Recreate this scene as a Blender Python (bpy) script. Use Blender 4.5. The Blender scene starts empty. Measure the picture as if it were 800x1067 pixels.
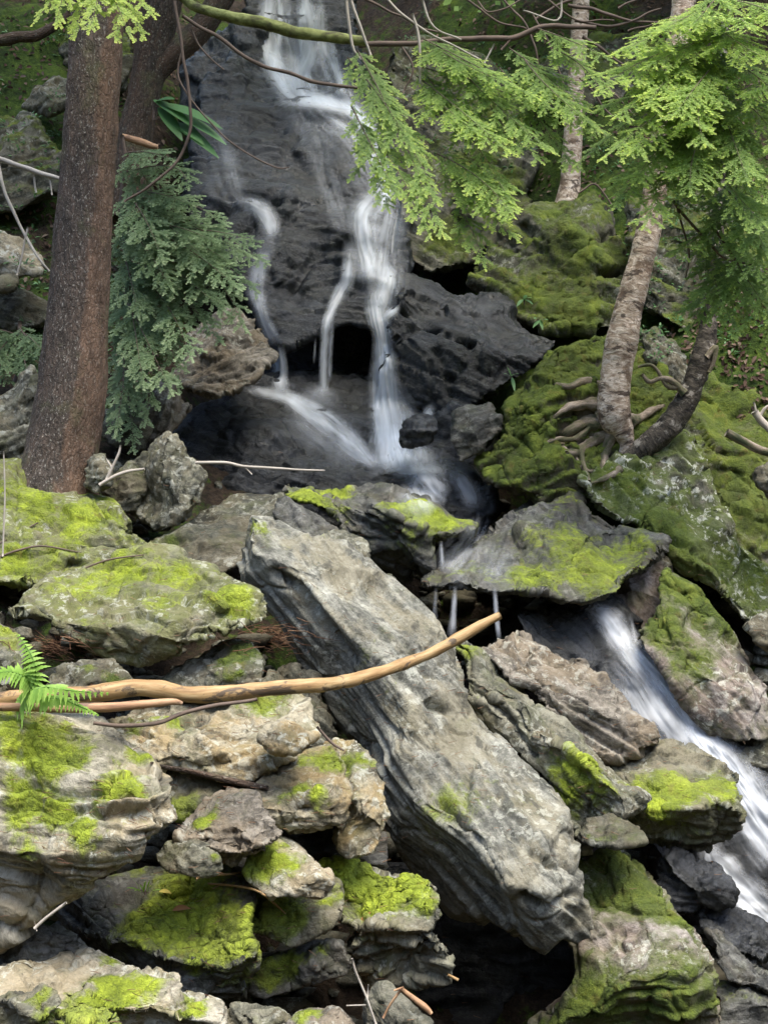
import bpy, bmesh, math, random
import numpy as np
from mathutils import Vector
from mathutils.geometry import delaunay_2d_cdt
from mathutils.bvhtree import BVHTree

random.seed(7)
RNG = np.random.default_rng(11)
SC = bpy.context.scene
COL = SC.collection
F = 1466.0                      # focal length in pixels of the 800 x 1067 photograph
CAMZ = 1.6
CAMP = np.array([0.0, 0.0, CAMZ])

def at(px, py, Y):
    return np.array([(px - 400.0) / F * Y, Y, CAMZ - (py - 533.5) / F * Y])

# ------------------------------------------------------------------ noise
_perm = np.random.default_rng(5).permutation(256).astype(np.int64)
_perm = np.concatenate([_perm, _perm, _perm])
_g = np.random.default_rng(6).normal(size=(256, 3))
_g = (_g / np.linalg.norm(_g, axis=1)[:, None]).astype(np.float32)

def pn(p):
    p = np.asarray(p, dtype=np.float32)
    pi = np.floor(p).astype(np.int64)
    f = p - pi
    pi &= 255
    u = f * f * f * (f * (f * 6 - 15) + 10)
    x, y, z = pi[:, 0], pi[:, 1], pi[:, 2]
    out = 0
    for dx in (0, 1):
        wx = u[:, 0] if dx else 1 - u[:, 0]
        px_ = _perm[(x + dx) & 255]
        for dy in (0, 1):
            wy = u[:, 1] if dy else 1 - u[:, 1]
            py_ = _perm[px_ + ((y + dy) & 255)]
            for dz in (0, 1):
                wz = u[:, 2] if dz else 1 - u[:, 2]
                g = _g[_perm[py_ + ((z + dz) & 255)]]
                d = g[:, 0] * (f[:, 0] - dx) + g[:, 1] * (f[:, 1] - dy) + g[:, 2] * (f[:, 2] - dz)
                out = out + wx * wy * wz * d
    return out * 1.6

def fbm(p, o=4, lac=2.1, gain=0.5):
    a, s, tot = 1.0, 0.0, 0.0
    p = np.asarray(p, dtype=np.float32)
    for k in range(o):
        s = s + a * pn(p + 17.3 * k)
        tot += a
        a *= gain
        p = p * lac
    return s / tot * 1.3

def sst(a, b, x):
    t = np.clip((x - a) / (b - a), 0, 1)
    return t * t * (3 - 2 * t)

def worley(p):
    """F1, F2, random numbers of the nearest cell (n x 4), vector from its centre"""
    p = np.asarray(p, np.float32); pi = np.floor(p).astype(np.int64); f = (p - pi).astype(np.float32)
    n = len(p); F1 = np.full(n, 9., np.float32); F2 = np.full(n, 9., np.float32)
    cid = np.zeros(n, np.int64); lv = np.zeros((n, 3), np.float32)
    for dx in (-1, 0, 1):
        for dy in (-1, 0, 1):
            for dz in (-1, 0, 1):
                h = _perm[(_perm[(_perm[(pi[:, 0] + dx) & 255] + pi[:, 1] + dy) & 255] + pi[:, 2] + dz) & 255]
                v = f - np.array([dx, dy, dz], np.float32) - (.5 + .42 * _g[h])
                d = (v * v).sum(1)
                a = d < F1
                F2 = np.where(a, F1, np.minimum(F2, d)); F1 = np.where(a, d, F1)
                cid = np.where(a, h, cid); lv[a] = v[a]
    return np.sqrt(F1), np.sqrt(F2), cid, lv
_r4 = np.random.default_rng(77).uniform(-1, 1, (256, 4)).astype(np.float32)

# ------------------------------------------------------------------ objects
ORG = {}

def tag(o, label=None, cat=None, group=None, kind=None):
    if label: o['label'] = label
    if cat: o['category'] = cat
    if group: o['group'] = group
    if kind: o['kind'] = kind
    return o

def empty(name, loc, label, cat, group=None):
    o = bpy.data.objects.new(name, None)
    o.empty_display_size = 0.1
    COL.objects.link(o)
    o.location = [float(c) for c in loc]
    ORG[o.name] = np.array(loc, float)
    return tag(o, label, cat, group)

def mesh_obj(name, V, faces, mat, parent=None, smooth=True, attrs=None, label=None, cat=None, group=None, kind=None):
    V = np.asarray(V, dtype=np.float64)
    if parent is not None:
        org = ORG[parent.name]
    else:
        c = V.mean(0); org = np.array([c[0], c[1], V[:, 2].min()])
    me = bpy.data.meshes.new(name)
    L = (V - org).astype(np.float32)
    if isinstance(faces, np.ndarray):
        n, k = faces.shape
        me.vertices.add(len(L)); me.vertices.foreach_set('co', L.ravel())
        me.loops.add(n * k); me.loops.foreach_set('vertex_index', faces.astype(np.int32).ravel())
        me.polygons.add(n)
        me.polygons.foreach_set('loop_start', np.arange(0, n * k, k, dtype=np.int32))
        me.update(calc_edges=True)
    else:
        me.from_pydata(L.tolist(), [], faces)
        me.update()
    if smooth:
        me.polygons.foreach_set('use_smooth', np.ones(len(me.polygons), dtype=bool))
    for an, (ty, arr) in (attrs or {}).items():
        a = me.attributes.new(an, ty, 'POINT')
        key = 'vector' if ty == 'FLOAT_VECTOR' else 'value'
        a.data.foreach_set(key, np.asarray(arr, dtype=np.float32).ravel())
    me.materials.append(mat)
    o = bpy.data.objects.new(name, me)
    COL.objects.link(o)
    if parent is not None:
        o.parent = parent
    else:
        o.location = org.tolist()
    ORG[o.name] = org
    return tag(o, label, cat, group, kind)

# ------------------------------------------------------------------ materials
class NT:
    def __init__(s, name):
        s.m = bpy.data.materials.new(name)
        s.m.use_nodes = True
        s.t = s.m.node_tree
        s.t.nodes.clear()
    def n(s, ty, ins=None, **kw):
        nd = s.t.nodes.new(ty)
        for k, v in kw.items(): setattr(nd, k, v)
        for k, v in (ins or {}).items(): s.put(nd.inputs[k], v)
        return nd
    def put(s, sock, v):
        if hasattr(v, 'is_linked') or isinstance(v, bpy.types.NodeSocket): s.t.links.new(v, sock)
        else:
            if isinstance(v, (tuple, list)) and len(v) == 3 and sock.type == 'RGBA': v = (*v, 1)
            sock.default_value = v
    def attr(s, name, out='Fac'):
        return s.n('ShaderNodeAttribute', attribute_name=name).outputs[out]
    def vmul(s, v, sc, off=(0, 0, 0)):
        return s.n('ShaderNodeMapping', {'Vector': v, 'Scale': sc, 'Location': off}).outputs[0]
    def noise(s, v, scale, detail=4, rough=.55, dist=0.0, col=False):
        nd = s.n('ShaderNodeTexNoise', {'Vector': v, 'Scale': scale, 'Detail': detail, 'Roughness': rough, 'Distortion': dist})
        return nd.outputs['Color' if col else 'Fac']
    def ramp(s, f, stops, interp='LINEAR'):
        nd = s.n('ShaderNodeValToRGB', {'Fac': f})
        cr = nd.color_ramp; cr.interpolation = interp
        while len(cr.elements) < len(stops): cr.elements.new(0.5)
        for e, (p, c) in zip(cr.elements, stops):
            e.position = p
            e.color = (c, c, c, 1) if isinstance(c, (int, float)) else (*c, 1)
        return nd.outputs[0]
    def mix(s, f, a, b, bt='MIX'):
        nd = s.n('ShaderNodeMix', data_type='RGBA', blend_type=bt)
        s.put(nd.inputs[0], f); s.put(nd.inputs[6], a); s.put(nd.inputs[7], b)
        return nd.outputs[2]
    def math(s, op, a, b=0.0, c=0.0, clamp=False):
        nd = s.n('ShaderNodeMath', operation=op, use_clamp=clamp)
        s.put(nd.inputs[0], a); s.put(nd.inputs[1], b); s.put(nd.inputs[2], c)
        return nd.outputs[0]
    def bump(s, h, strength=.5, dist=.01, nrm=None):
        ins = {'Height': h, 'Strength': strength, 'Distance': dist}
        if nrm is not None: ins['Normal'] = nrm
        return s.n('ShaderNodeBump', ins).outputs[0]
    def out(s, sh):
        o = s.n('ShaderNodeOutputMaterial'); s.t.links.new(sh, o.inputs[0]); return s.m
    def bsdf(s, **ins):
        return s.n('ShaderNodeBsdfPrincipled', {k.replace('_', ' '): v for k, v in ins.items()}).outputs[0]

MOSS_LIT = ((.080, .108, .014), (.225, .285, .024), (.40, .48, .045))  # sunlit moss, the sun's brightness put into the colour
MOSS_DIM = ((.030, .048, .010), (.092, .128, .017), (.175, .215, .028))  # dimmer copy of the same moss colour

def rock_mat(name, dark, mid, light, tint, tint_amt=.5, lichen=.3, wet=0.0, moss=MOSS_LIT, spec=.35, film=.55, bias=.10, filmc=(.115, .125, .045)):
    t = NT(name)
    bed = t.attr('bed', 'Vector')
    strat = t.noise(t.vmul(bed, (3.5, 3.5, 30)), 1.0, 6, .62, .4)
    blot = t.noise(bed, 4.2, 5, .6)
    fine = t.noise(bed, 60, 5, .7)
    grit = t.noise(bed, 210, 3, .7)
    f = t.math('ADD', t.math('MULTIPLY', strat, .55), t.math('MULTIPLY', blot, .45))
    f = t.math('ADD', f, t.math('MULTIPLY', t.math('SUBTRACT', fine, .5), .42))
    col = t.ramp(f, [(.39, dark), (.48, mid), (.57, light)])
    patch = t.ramp(t.noise(t.vmul(bed, (2.2, 2.2, 5.0), (3, 7, 1)), 1.6, 5, .62), [(.47, 0.0), (.56, 1.0)])
    col = t.mix(t.math('MULTIPLY', patch, tint_amt * 1.25), col, tint)
    dk = t.ramp(t.noise(t.vmul(bed, (7, 7, 16), (1, 4, 9)), 1.3, 5, .68), [(.53, 0.0), (.63, 1.0)])
    col = t.mix(t.math('MULTIPLY', dk, .7), col, tuple(c * .45 for c in dark))
    # thin green algae film round the moss
    m = t.attr('moss')
    film_n = t.noise(bed, 11, 5, .65)
    fm = t.ramp(t.math('ADD', t.math('MULTIPLY', m, .8), t.math('MULTIPLY_ADD', t.math('SUBTRACT', film_n, .5), 1.5, bias)), [(.10, 0.0), (.50, 1.0)])
    col = t.mix(t.math('MULTIPLY', fm, film), col, filmc)
    # crustose lichen: small pale discs broken up by noise
    ln = t.noise(bed, 26, 4, .7); lb = t.noise(bed, 2.6, 3, .6)
    lm = t.math('MULTIPLY', t.ramp(ln, [(.54, 0.0), (.59, 1.0)]), t.ramp(lb, [(.44, 0.0), (.54, 1.0)]))
    col = t.mix(t.math('MULTIPLY', lm, lichen), col, (.50, .51, .43))
    gm = t.math('MULTIPLY_ADD', grit, .7, .65)
    col = t.mix(1.0, col, t.n('ShaderNodeCombineColor', {0: gm, 1: gm, 2: gm}).outputs[0], 'MULTIPLY')
    # moss
    mn = t.noise(bed, 34, 5, .7)
    mm = t.ramp(t.math('ADD', m, t.math('MULTIPLY', t.math('SUBTRACT', mn, .5), 1.3)), [(.30, 0.0), (.74, 1.0)])
    mt = t.math('ADD', t.math('MULTIPLY', t.noise(bed, 9, 4, .6), .6), t.math('MULTIPLY', t.noise(bed, 95, 4, .75), .4))
    mcol = t.ramp(mt, [(.34, moss[0]), (.5, moss[1]), (.64, moss[2])])
    mcol = t.mix(t.ramp(t.noise(bed, 16, 4, .6), [(.58, 0.0), (.72, .6)]), mcol, (.16, .12, .03))
    mcol = t.mix(t.ramp(t.noise(bed, 3.1, 4, .6), [(.46, 0.0), (.66, .45)]), mcol, tuple(c * 1.25 for c in filmc))
    col = t.mix(mm, col, mcol)
    h = t.math('ADD', t.math('MULTIPLY', strat, .8), t.math('ADD', t.math('MULTIPLY', fine, .8), t.math('MULTIPLY', grit, .3)))
    hm = t.math('ADD', t.math('MULTIPLY', t.noise(bed, 130, 3, .75), 1.7), mn)
    hh = t.n('ShaderNodeMix', {0: mm, 2: h, 3: hm}).outputs[0]
    nb = t.bump(hh, .9, .014)
    ro = t.math('MULTIPLY_ADD', fine, .25, .68)
    if wet:
        wn = t.ramp(t.noise(bed, 5, 4, .6), [(.3, .12), (.65, .40)])
        ro = t.n('ShaderNodeMix', {0: wet, 2: ro, 3: wn}).outputs[0]
    ro = t.n('ShaderNodeMix', {0: mm, 2: ro, 3: .95}).outputs[0]
    return t.out(t.bsdf(Base_Color=col, Roughness=ro, Normal=nb, **{'Specular_IOR_Level': spec}))

M = {}
DIMF = (.055, .062, .022)
M['pale'] = rock_mat('pale schist', (.115, .107, .078), (.245, .226, .168), (.39, .362, .28), (.285, .225, .125), .45, .55, film=.45, bias=.04)
M['slab'] = rock_mat('slab schist', (.078, .079, .065), (.160, .159, .131), (.275, .272, .226), (.22, .192, .118), .40, .4, film=.34, bias=-.01)
M['grey'] = rock_mat('grey schist', (0.045, 0.046, 0.034), (0.105, 0.103, 0.076), (0.200, 0.192, 0.142), (0.140, 0.113, 0.060), .35, .35)
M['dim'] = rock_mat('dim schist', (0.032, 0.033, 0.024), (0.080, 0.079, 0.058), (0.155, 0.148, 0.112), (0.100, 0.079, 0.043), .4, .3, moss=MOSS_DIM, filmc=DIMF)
M['brown'] = rock_mat('brown schist', (.058, .051, .041), (.138, .122, .096), (.245, .22, .178), (.175, .130, .075), .4, .35, film=.45, bias=.04, filmc=DIMF)
M['pink'] = rock_mat('pinkish schist', (.075, .062, .05), (.175, .15, .128), (.29, .26, .23), (.20, .15, .11), .4, .5, moss=MOSS_DIM, film=.7, bias=.12, filmc=(.085, .102, .028))
M['lichen'] = rock_mat('lichen rock', (0.045, 0.044, 0.031), (0.115, 0.110, 0.082), (0.230, 0.217, 0.168), (0.100, 0.089, 0.043), .4, .9, moss=MOSS_DIM, film=.8, bias=.24, filmc=(.085, .110, .028))
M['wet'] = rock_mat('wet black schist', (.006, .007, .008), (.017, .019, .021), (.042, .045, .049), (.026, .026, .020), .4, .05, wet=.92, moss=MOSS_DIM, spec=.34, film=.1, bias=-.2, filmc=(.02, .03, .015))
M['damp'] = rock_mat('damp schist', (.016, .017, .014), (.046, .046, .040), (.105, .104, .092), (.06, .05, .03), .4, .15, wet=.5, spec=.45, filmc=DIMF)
M['mossgrey'] = rock_mat('grey schist under green film', (0.045, 0.046, 0.033), (0.105, 0.103, 0.074), (0.210, 0.202, 0.146), (0.140, 0.113, 0.060), .35, .45, film=.62, bias=.30, filmc=(0.120, 0.133, 0.033))
M['tan'] = rock_mat('tan schist', (.095, .084, .056), (.205, .180, .122), (.33, .30, .215), (.29, .21, .09), .5, .5, film=.5, bias=.10)
M['mound'] = rock_mat('mossy mound', (.03, .026, .016), (.07, .06, .04), (.13, .11, .08), (.08, .06, .03), .4, .1, moss=MOSS_DIM, filmc=DIMF)

def simple(name, stops, scale=(1, 1, 1), ns=8, rough=.85, bump=.4, bd=.004, detail=5, coord='bed'):
    t = NT(name)
    c = t.attr('bed', 'Vector') if coord == 'bed' else t.n('ShaderNodeTexCoord').outputs['Object']
    f = t.noise(t.vmul(c, scale), ns, detail, .65, .3)
    g = t.noise(c, 140, 3, .7)
    ff = t.math('ADD', t.math('MULTIPLY', f, .8), t.math('MULTIPLY', g, .2))
    return t.out(t.bsdf(Base_Color=t.ramp(ff, stops), Roughness=rough, Normal=t.bump(ff, bump, bd)))

def leaf_mat(name, dark, mid, tip, trans=.35, rough=.55):
    t = NT(name)
    a = t.attr('tip')
    col = t.ramp(a, [(0.0, dark), (.5, mid), (1.0, tip)])
    p = t.bsdf(Base_Color=col, Roughness=rough, Specular_IOR_Level=.3)
    tr = t.n('ShaderNodeBsdfTranslucent', {'Color': col}).outputs[0]
    return t.out(t.n('ShaderNodeMixShader', {0: trans, 1: p, 2: tr}).outputs[0])

# ------------------------------------------------------------------ rocks
BED = []
BVH = []        # (bvh) of every rock and of the ground, used to lay water, twigs and leaves on real surfaces

def cast(px, py, on=None):
    d = Vector(at(px, py, 1.0) - CAMP)
    o = Vector(CAMP)
    best = None
    for b in (on or BVH):
        h = b.ray_cast(o, d)
        if h[0] is not None and (best is None or h[0].y < best[0].y): best = h
    return best

def vnormals(V, T):
    n = np.cross(V[T[:, 1]] - V[T[:, 0]], V[T[:, 2]] - V[T[:, 0]])
    N = np.zeros_like(V)
    for k in range(3): np.add.at(N, T[:, k], n)
    return N / (np.linalg.norm(N, axis=1)[:, None] + 1e-12)

def smooth(V, E, it, w=.5):
    cnt = np.bincount(E.ravel(), minlength=len(V)).astype(float)[:, None]
    for _ in range(it):
        S = np.zeros_like(V)
        np.add.at(S, E[:, 0], V[E[:, 1]]); np.add.at(S, E[:, 1], V[E[:, 0]])
        V = V + w * (S / np.maximum(cnt, 1) - V)
    return V

def remesh(V, faces, vox):
    me = bpy.data.meshes.new('tmp'); me.from_pydata([tuple(v) for v in V], [], faces); me.update()
    bm = bmesh.new(); bm.from_mesh(me); bmesh.ops.recalc_face_normals(bm, faces=bm.faces); bm.to_mesh(me); bm.free()
    o = bpy.data.objects.new('tmp', me); COL.objects.link(o)
    md = o.modifiers.new('r', 'REMESH'); md.mode = 'VOXEL'; md.voxel_size = vox; md.adaptivity = 0
    dg = bpy.context.evaluated_depsgraph_get(); dg.update()
    ev = o.evaluated_get(dg); em = ev.to_mesh()
    nv = len(em.vertices); W = np.empty(nv * 3, np.float32); em.vertices.foreach_get('co', W)
    em.calc_loop_triangles()
    T = np.empty(len(em.loop_triangles) * 3, np.int32); em.loop_triangles.foreach_get('vertices', T)
    Q = np.empty(len(em.loops), np.int32); em.loops.foreach_get('vertex_index', Q)
    E = np.empty(len(em.edges) * 2, np.int32); em.edges.foreach_get('vertices', E)
    quads = Q.reshape(-1, 4) if len(Q) == 4 * len(em.polygons) else T.reshape(-1, 3)
    ev.to_mesh_clear(); bpy.data.objects.remove(o); bpy.data.meshes.remove(me)
    return W.reshape(-1, 3).astype(np.float64), quads, T.reshape(-1, 3), E.reshape(-1, 2)

ROCKN = 0

def rock(name, label, Y, o, i=(), t=90, mat='grey', a=0, tilt=.14, L=.05, amp=1.0, stra=1.0, moss=.0, up=.45, blobs=(), cuts=(),
         vox=2.6, sm=1, chips=64, cat='boulder', kind=None, group=None, shrink=.72, blk=1.0, grow=3.5, mthick=.005):
    global ROCKN
    if group is None and kind is None: group = 'boulders of the ravine'
    ROCKN += 1
    seed = ROCKN * 13.7
    s = Y / F
    o = [(p[0], p[1], p[2] if len(p) > 2 else 25) for p in o]
    no = len(o)
    pts = [Vector((p[0], p[1])) for p in o] + [Vector((p[0], p[1])) for p in i]
    dd = [p[2] for p in o] + [p[2] for p in i]
    r = delaunay_2d_cdt(pts, [(k, (k + 1) % no) for k in range(no)], [], 1, 1e-4)
    V2, tris, orig = r[0], r[2], r[3]
    V = []
    for k, v in enumerate(V2):
        src = orig[k]
        d = dd[src[0]] if src else 30
        V.append(at(v.x, v.y, Y + d * s))
    faces = [list(f) for f in tris]
    idx = {}
    for k, src in enumerate(orig):
        for q in src: idx[q] = k
    ring = [idx[k] for k in range(no)]
    cx = sum(p[0] for p in o) / no; cy = sum(p[1] for p in o) / no
    rings = [ring]
    for sc_, dt in ((1.0, .38), (shrink, 1.0)):
        b0 = len(V)
        for p in o: V.append(at(cx + (p[0] - cx) * sc_, cy + (p[1] - cy) * sc_, Y + (p[2] + t * dt) * s))
        rings.append(list(range(b0, b0 + no)))
    for ra, rb in zip(rings[:-1], rings[1:]):
        for k in range(no):
            k2 = (k + 1) % no
            faces.append([ra[k], ra[k2], rb[k2], rb[k]])
    V.append(at(cx, cy, Y + (sum(p[2] for p in o) / no + t) * s)); c = len(V) - 1
    for k in range(no): faces.append([rings[-1][k], rings[-1][(k + 1) % no], c])
    V, quads, T, E = remesh(V, faces, vox * s)
    V = smooth(V, E, sm)
    base = BVHTree.FromPolygons([tuple(v) for v in V], T.tolist())
    def hit(x, y):
        h = base.ray_cast(Vector(CAMP), Vector(at(x, y, 1.0) - CAMP))
        return np.array(h[0]) if h[0] is not None else at(x, y, Y)
    N = vnormals(V, T)
    ar = math.radians(a)
    n = np.array([-math.sin(ar), -tilt, math.cos(ar)]); n /= np.linalg.norm(n)
    td = np.array([math.cos(ar), 0, math.sin(ar)]); td -= n * td.dot(n); td /= np.linalg.norm(td)
    bd = np.cross(n, td)
    P = V + seed
    bed = np.stack([P @ td, P @ bd, P @ n], 1)
    size = math.sqrt((max(p[0] for p in o) - min(p[0] for p in o)) * (max(p[1] for p in o) - min(p[1] for p in o))) * s
    # flat fracture faces: shave patches of the surface down to planes
    A = min(size, .9)
    V = V + N * (grow * s)
    rg = np.random.default_rng(ROCKN * 7 + 3)
    front = np.nonzero(N[:, 1] < .35)[0]
    for k in range(int(chips)):
        c0 = rg.choice(front)
        pn_ = N[c0] * 1.0 + rg.normal(size=3) * .17
        if rg.random() < .45: pn_ = pn_ + n * (1.2 if pn_ @ n > 0 else -1.2) * .6     # many breaks follow the bedding
        pn_ /= np.linalg.norm(pn_)
        R = A * rg.uniform(.14, .42)
        h = (V - V[c0]) @ pn_ + A * rg.uniform(.003, .030)
        dd_ = ((V - V[c0]) ** 2).sum(1)
        msk = (h > 0) & (dd_ < R * R)
        V[msk] -= np.outer(np.minimum(h[msk], .032 * A * (1 - (dd_[msk] / (R * R)) ** 4)), pn_)
    V = smooth(V, E, 1, .15)
    N = vnormals(V, T)
    # swells, joint bounded blocks, ledges along the bedding, grain
    disp = np.zeros(len(V))
    for sc_, am in ((1.0, 1.0), (2.3, .26)):
        wq = bed + .035 * A / sc_ * np.stack([fbm(P * 4 * sc_, 2), fbm(P * 4 * sc_ + 30, 2), fbm(P * 4 * sc_ + 60, 2)], 1)
        f1, f2, cid, lv = worley(wq / (A * np.array([.42, .34, .17])) * sc_ + seed)
        rv = _r4[cid]
        disp += blk * am * A * (.018 * rv[:, 3] + .030 * (lv * rv[:, :3]).sum(1))
        disp -= blk * am * A ** .6 * .011 * sst(.10, .0, f2 - f1) * sst(-.25, .25, pn(P * 2.5 + 11))
    disp += amp * .016 * A * fbm(P * (2.2 / A), 3)
    wb = bed + (.012 * fbm(bed * np.array([1.6, 2.0, 3.0]), 2))[:, None] * np.array([0, 0, 1])
    def saw(x):
        f_ = x - np.floor(x)
        return f_ - sst(.80, 1.0, f_)
    msk = sst(-.15, .35, pn(bed * np.array([2.2, 2.2, 5.0]) + 9.0))
    disp += stra * .42 * L * msk * (saw(wb[:, 2] / L + .5 * pn(bed * np.array([.8, 1.2, 3.0]))) - .4)
    msk = sst(-.2, .3, pn(bed * np.array([4.0, 4.0, 9.0]) + 39.0))
    disp += stra * .26 * L * .4 * msk * (saw(wb[:, 2] / (L * .4) + .6 * pn(bed * np.array([2.0, 2.5, 6.0]) + 3.0)) - .4)
    q2 = wb / (L * .25) * np.array([.10, .14, 1.0])
    disp += stra * .035 * L * pn(q2 + 31.0)
    jn = np.abs(pn(bed * np.array([1.0, 1.0, .5]) * (2.6 / A) + 5.0)); disp -= .020 * A ** .5 * amp * sst(.045, .0, jn)
    jn = np.abs(pn(bed * np.array([1.2, 1.0, 2.4]) * (4.2 / A) + 55.0)); disp -= .011 * A ** .5 * amp * sst(.06, .0, jn) * sst(-.1, .2, pn(P * 3 + 70))
    rd = fbm(P * 12.0, 4, gain=.6); disp += amp * .0032 * rd
    pit = pn(P * 30.0); disp -= amp * .004 * sst(.45, .8, pit)
    disp += amp * .0018 * fbm(P * 60.0, 2)
    for path, w, dep in cuts:
        pp = []
        for (x0, y0), (x1, y1) in zip(path[:-1], path[1:]):
            m_ = max(2, int(math.hypot(x1 - x0, y1 - y0) / 3))
            for k in range(m_): pp.append(hit(x0 + (x1 - x0) * k / m_, y0 + (y1 - y0) * k / m_))
        pp = np.array(pp)
        dmin = np.full(len(V), 1e9)
        for pt in pp: dmin = np.minimum(dmin, ((V - pt) ** 2).sum(1))
        wob = 1 + .5 * pn(P * 14.0)
        disp -= dep * s * np.exp(-dmin / (w * s * wob) ** 2)
    V = V + N * disp[:, None]
    N = vnormals(V, T)
    Ns = smooth(N, E, 4)
    m = np.full(len(V), -.25)
    if moss: m = m + moss * sst(up - .3, up + .3, Ns[:, 2])
    base = BVHTree.FromPolygons([tuple(v) for v in V], T.tolist())
    VW = V + .055 * np.stack([fbm(P * 7 + 3, 3), fbm(P * 7 + 23, 3), fbm(P * 7 + 43, 3)], 1)
    for (x, y, rr, k) in blobs:
        c3 = hit(x, y)
        dq = (VW - c3) / (rr * s)
        m = np.maximum(m, m * .0 + k * 1.05 * np.exp(-(dq ** 2).sum(1) * .75) * (0.55 + .45 * sst(-.5, .2, Ns[:, 2])))
    if moss or blobs:
        m = m + .34 * fbm(P * 4.5, 4) + .26 * fbm(P * 17.0, 4, gain=.65)
    m = np.clip(m, 0, 1)
    mk = sst(.36, .95, m)
    V = V + N * (mk * (mthick + 1.0 * mthick * fbm(P * 40.0, 3) + .8 * mthick * fbm(P * 15.0, 2)))[:, None]
    ob = mesh_obj(name, V, quads, M[mat], attrs={'bed': ('FLOAT_VECTOR', bed), 'moss': ('FLOAT', m)}, label=label, cat=cat, kind=kind, group=group)
    BVH.append(BVHTree.FromPolygons([tuple(v) for v in V], T.tolist()))
    if kind == 'structure': BED.append(BVH[-1])
    return ob
EXPO = 1.95
# ------------------------------------------------------------------ the ground: one sheet, hillside with the stream's gully
CP = [(-300,1300,3.2),(400,1300,3.4),(1100,1300,3.6),
 (0,1060,4.75),(250,1060,5.0),(430,1060,6.1),(620,1060,5.9),(800,1060,6.0),(-250,1000,4.7),(1050,1000,6.2),
 (0,900,5.0),(250,880,5.4),(450,930,6.5),(650,900,6.5),(800,900,6.7),
 (0,700,5.6),(250,690,5.9),(400,700,6.4),(560,700,7.0),(800,700,7.2),(-250,700,5.7),(1050,700,7.0),
 (0,520,6.75),(150,540,6.9),(350,560,7.6),(560,600,7.6),(750,560,7.8),(1050,500,7.4),(-250,500,6.8),
 (0,440,7.3),(100,430,7.6),(250,430,9.0),(350,380,9.9),(450,380,9.6),(600,440,8.2),(760,430,7.9),
 (0,300,8.2),(120,300,8.5),(200,300,9.6),(330,250,10.8),(450,250,10.2),(600,300,9.1),(700,330,8.7),(780,330,8.2),
 (0,150,9.1),(120,150,9.4),(230,120,11.2),(330,120,11.9),(450,150,10.6),(600,180,9.7),(750,150,9.4),(-300,200,9),(1100,200,9),
 (0,0,10.3),(150,0,10.6),(320,-20,13.0),(450,0,11.6),(600,0,11),(780,0,10.8)]
W_ = [at(*c) for c in CP]
# far hill; unseen slopes beside and behind the camera, raised to block horizon light
for X in (-60, -30, -14, 0, 14, 30, 60):
    e = max(0, abs(X) - 8)
    W_ += [np.array(w, float) for w in ((X, -60, 34), (X, -25, 17), (X, -12, 7 + .25 * e), (X, -5, 1.2 + .9 * e * .8), (X, 15, 8.2 - .3 * (X == 0) + .55 * e), (X, 24, 15 + .4 * e), (X, 60, 38), (X, 200, 70))]
for X in (-30, -16, -8, 8, 16, 30):
    e = max(0, abs(X) - 6)
    W_ += [np.array((X, 0.0, .5 + .85 * e)), np.array((X, 4.0, .6 + .85 * e)), np.array((X, 7.5, 2.3 + .85 * e)), np.array((X, 10.5, 5.2 + .7 * e))]
W_ += [np.array((x, -1.0, -.2)) for x in (-3., 0., 3.)]
W_ = np.array(W_)
def rbf_fit(P, z):
    n = len(P); D = np.linalg.norm(P[:, None] - P[None], axis=2)
    A = np.zeros((n + 3, n + 3)); A[:n, :n] = D + np.eye(n) * -.05; A[:n, n] = 1; A[:n, n + 1:] = P; A[n, :n] = 1; A[n + 1:, :n] = P.T
    return np.linalg.solve(A, np.concatenate([z, np.zeros(3)]))
RW = rbf_fit(W_[:, :2], W_[:, 2])
def ground_z(XY):
    out = np.zeros(len(XY))
    for k in range(0, len(XY), 20000):
        q = XY[k:k + 20000]
        D = np.linalg.norm(q[:, None] - W_[None, :, :2], axis=2)
        out[k:k + 20000] = D @ RW[:len(W_)] + RW[len(W_)] + q @ RW[len(W_) + 1:]
    return out
xs = np.concatenate([-np.geomspace(250, 5, 22), np.arange(-4.8, 4.81, .04), np.geomspace(5, 250, 22)])
ys = np.concatenate([-np.geomspace(200, 3, 14), np.arange(-2, 3, .5), np.arange(3, 13.5, .045), np.geomspace(13.6, 400, 30)])
GX, GY = np.meshgrid(xs, ys)
XY = np.stack([GX.ravel(), GY.ravel()], 1)
GZ = ground_z(XY)
P3 = np.concatenate([XY, GZ[:, None]], 1)
near = np.exp(-np.maximum(0, np.abs(XY[:, 1] - 8) - 6) * .4)
GZ = GZ + near * (.22 * fbm(P3 * 1.3, 4) + .07 * fbm(P3 * 5, 4) + .018 * fbm(P3 * 22, 3))
P3[:, 2] = GZ
nx, ny = len(xs), len(ys)
ii = (np.arange(ny - 1)[:, None] * nx + np.arange(nx - 1)[None]).ravel()
GQ = np.stack([ii, ii + 1, ii + nx + 1, ii + nx], 1)
gm = .42 * np.ones(len(P3))
for (px, py, Y, r, k) in [(700,300,8.6,.8,.7),(560,300,9.2,.8,.5),(780,200,9,.6,.3),(60,110,9.2,.5,.5),(20,150,9.1,.5,.55),(720,420,8.0,.7,.9),(470,60,11,.8,.35),(620,120,10,.8,.2),(40,60,9.9,.6,.3),(60,300,8,.4,.3)]:
    gm += k * np.exp(-((P3 - at(px, py, Y)) ** 2).sum(1) / r ** 2)
gm += .35 * fbm(P3 * 1.8, 4)

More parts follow.
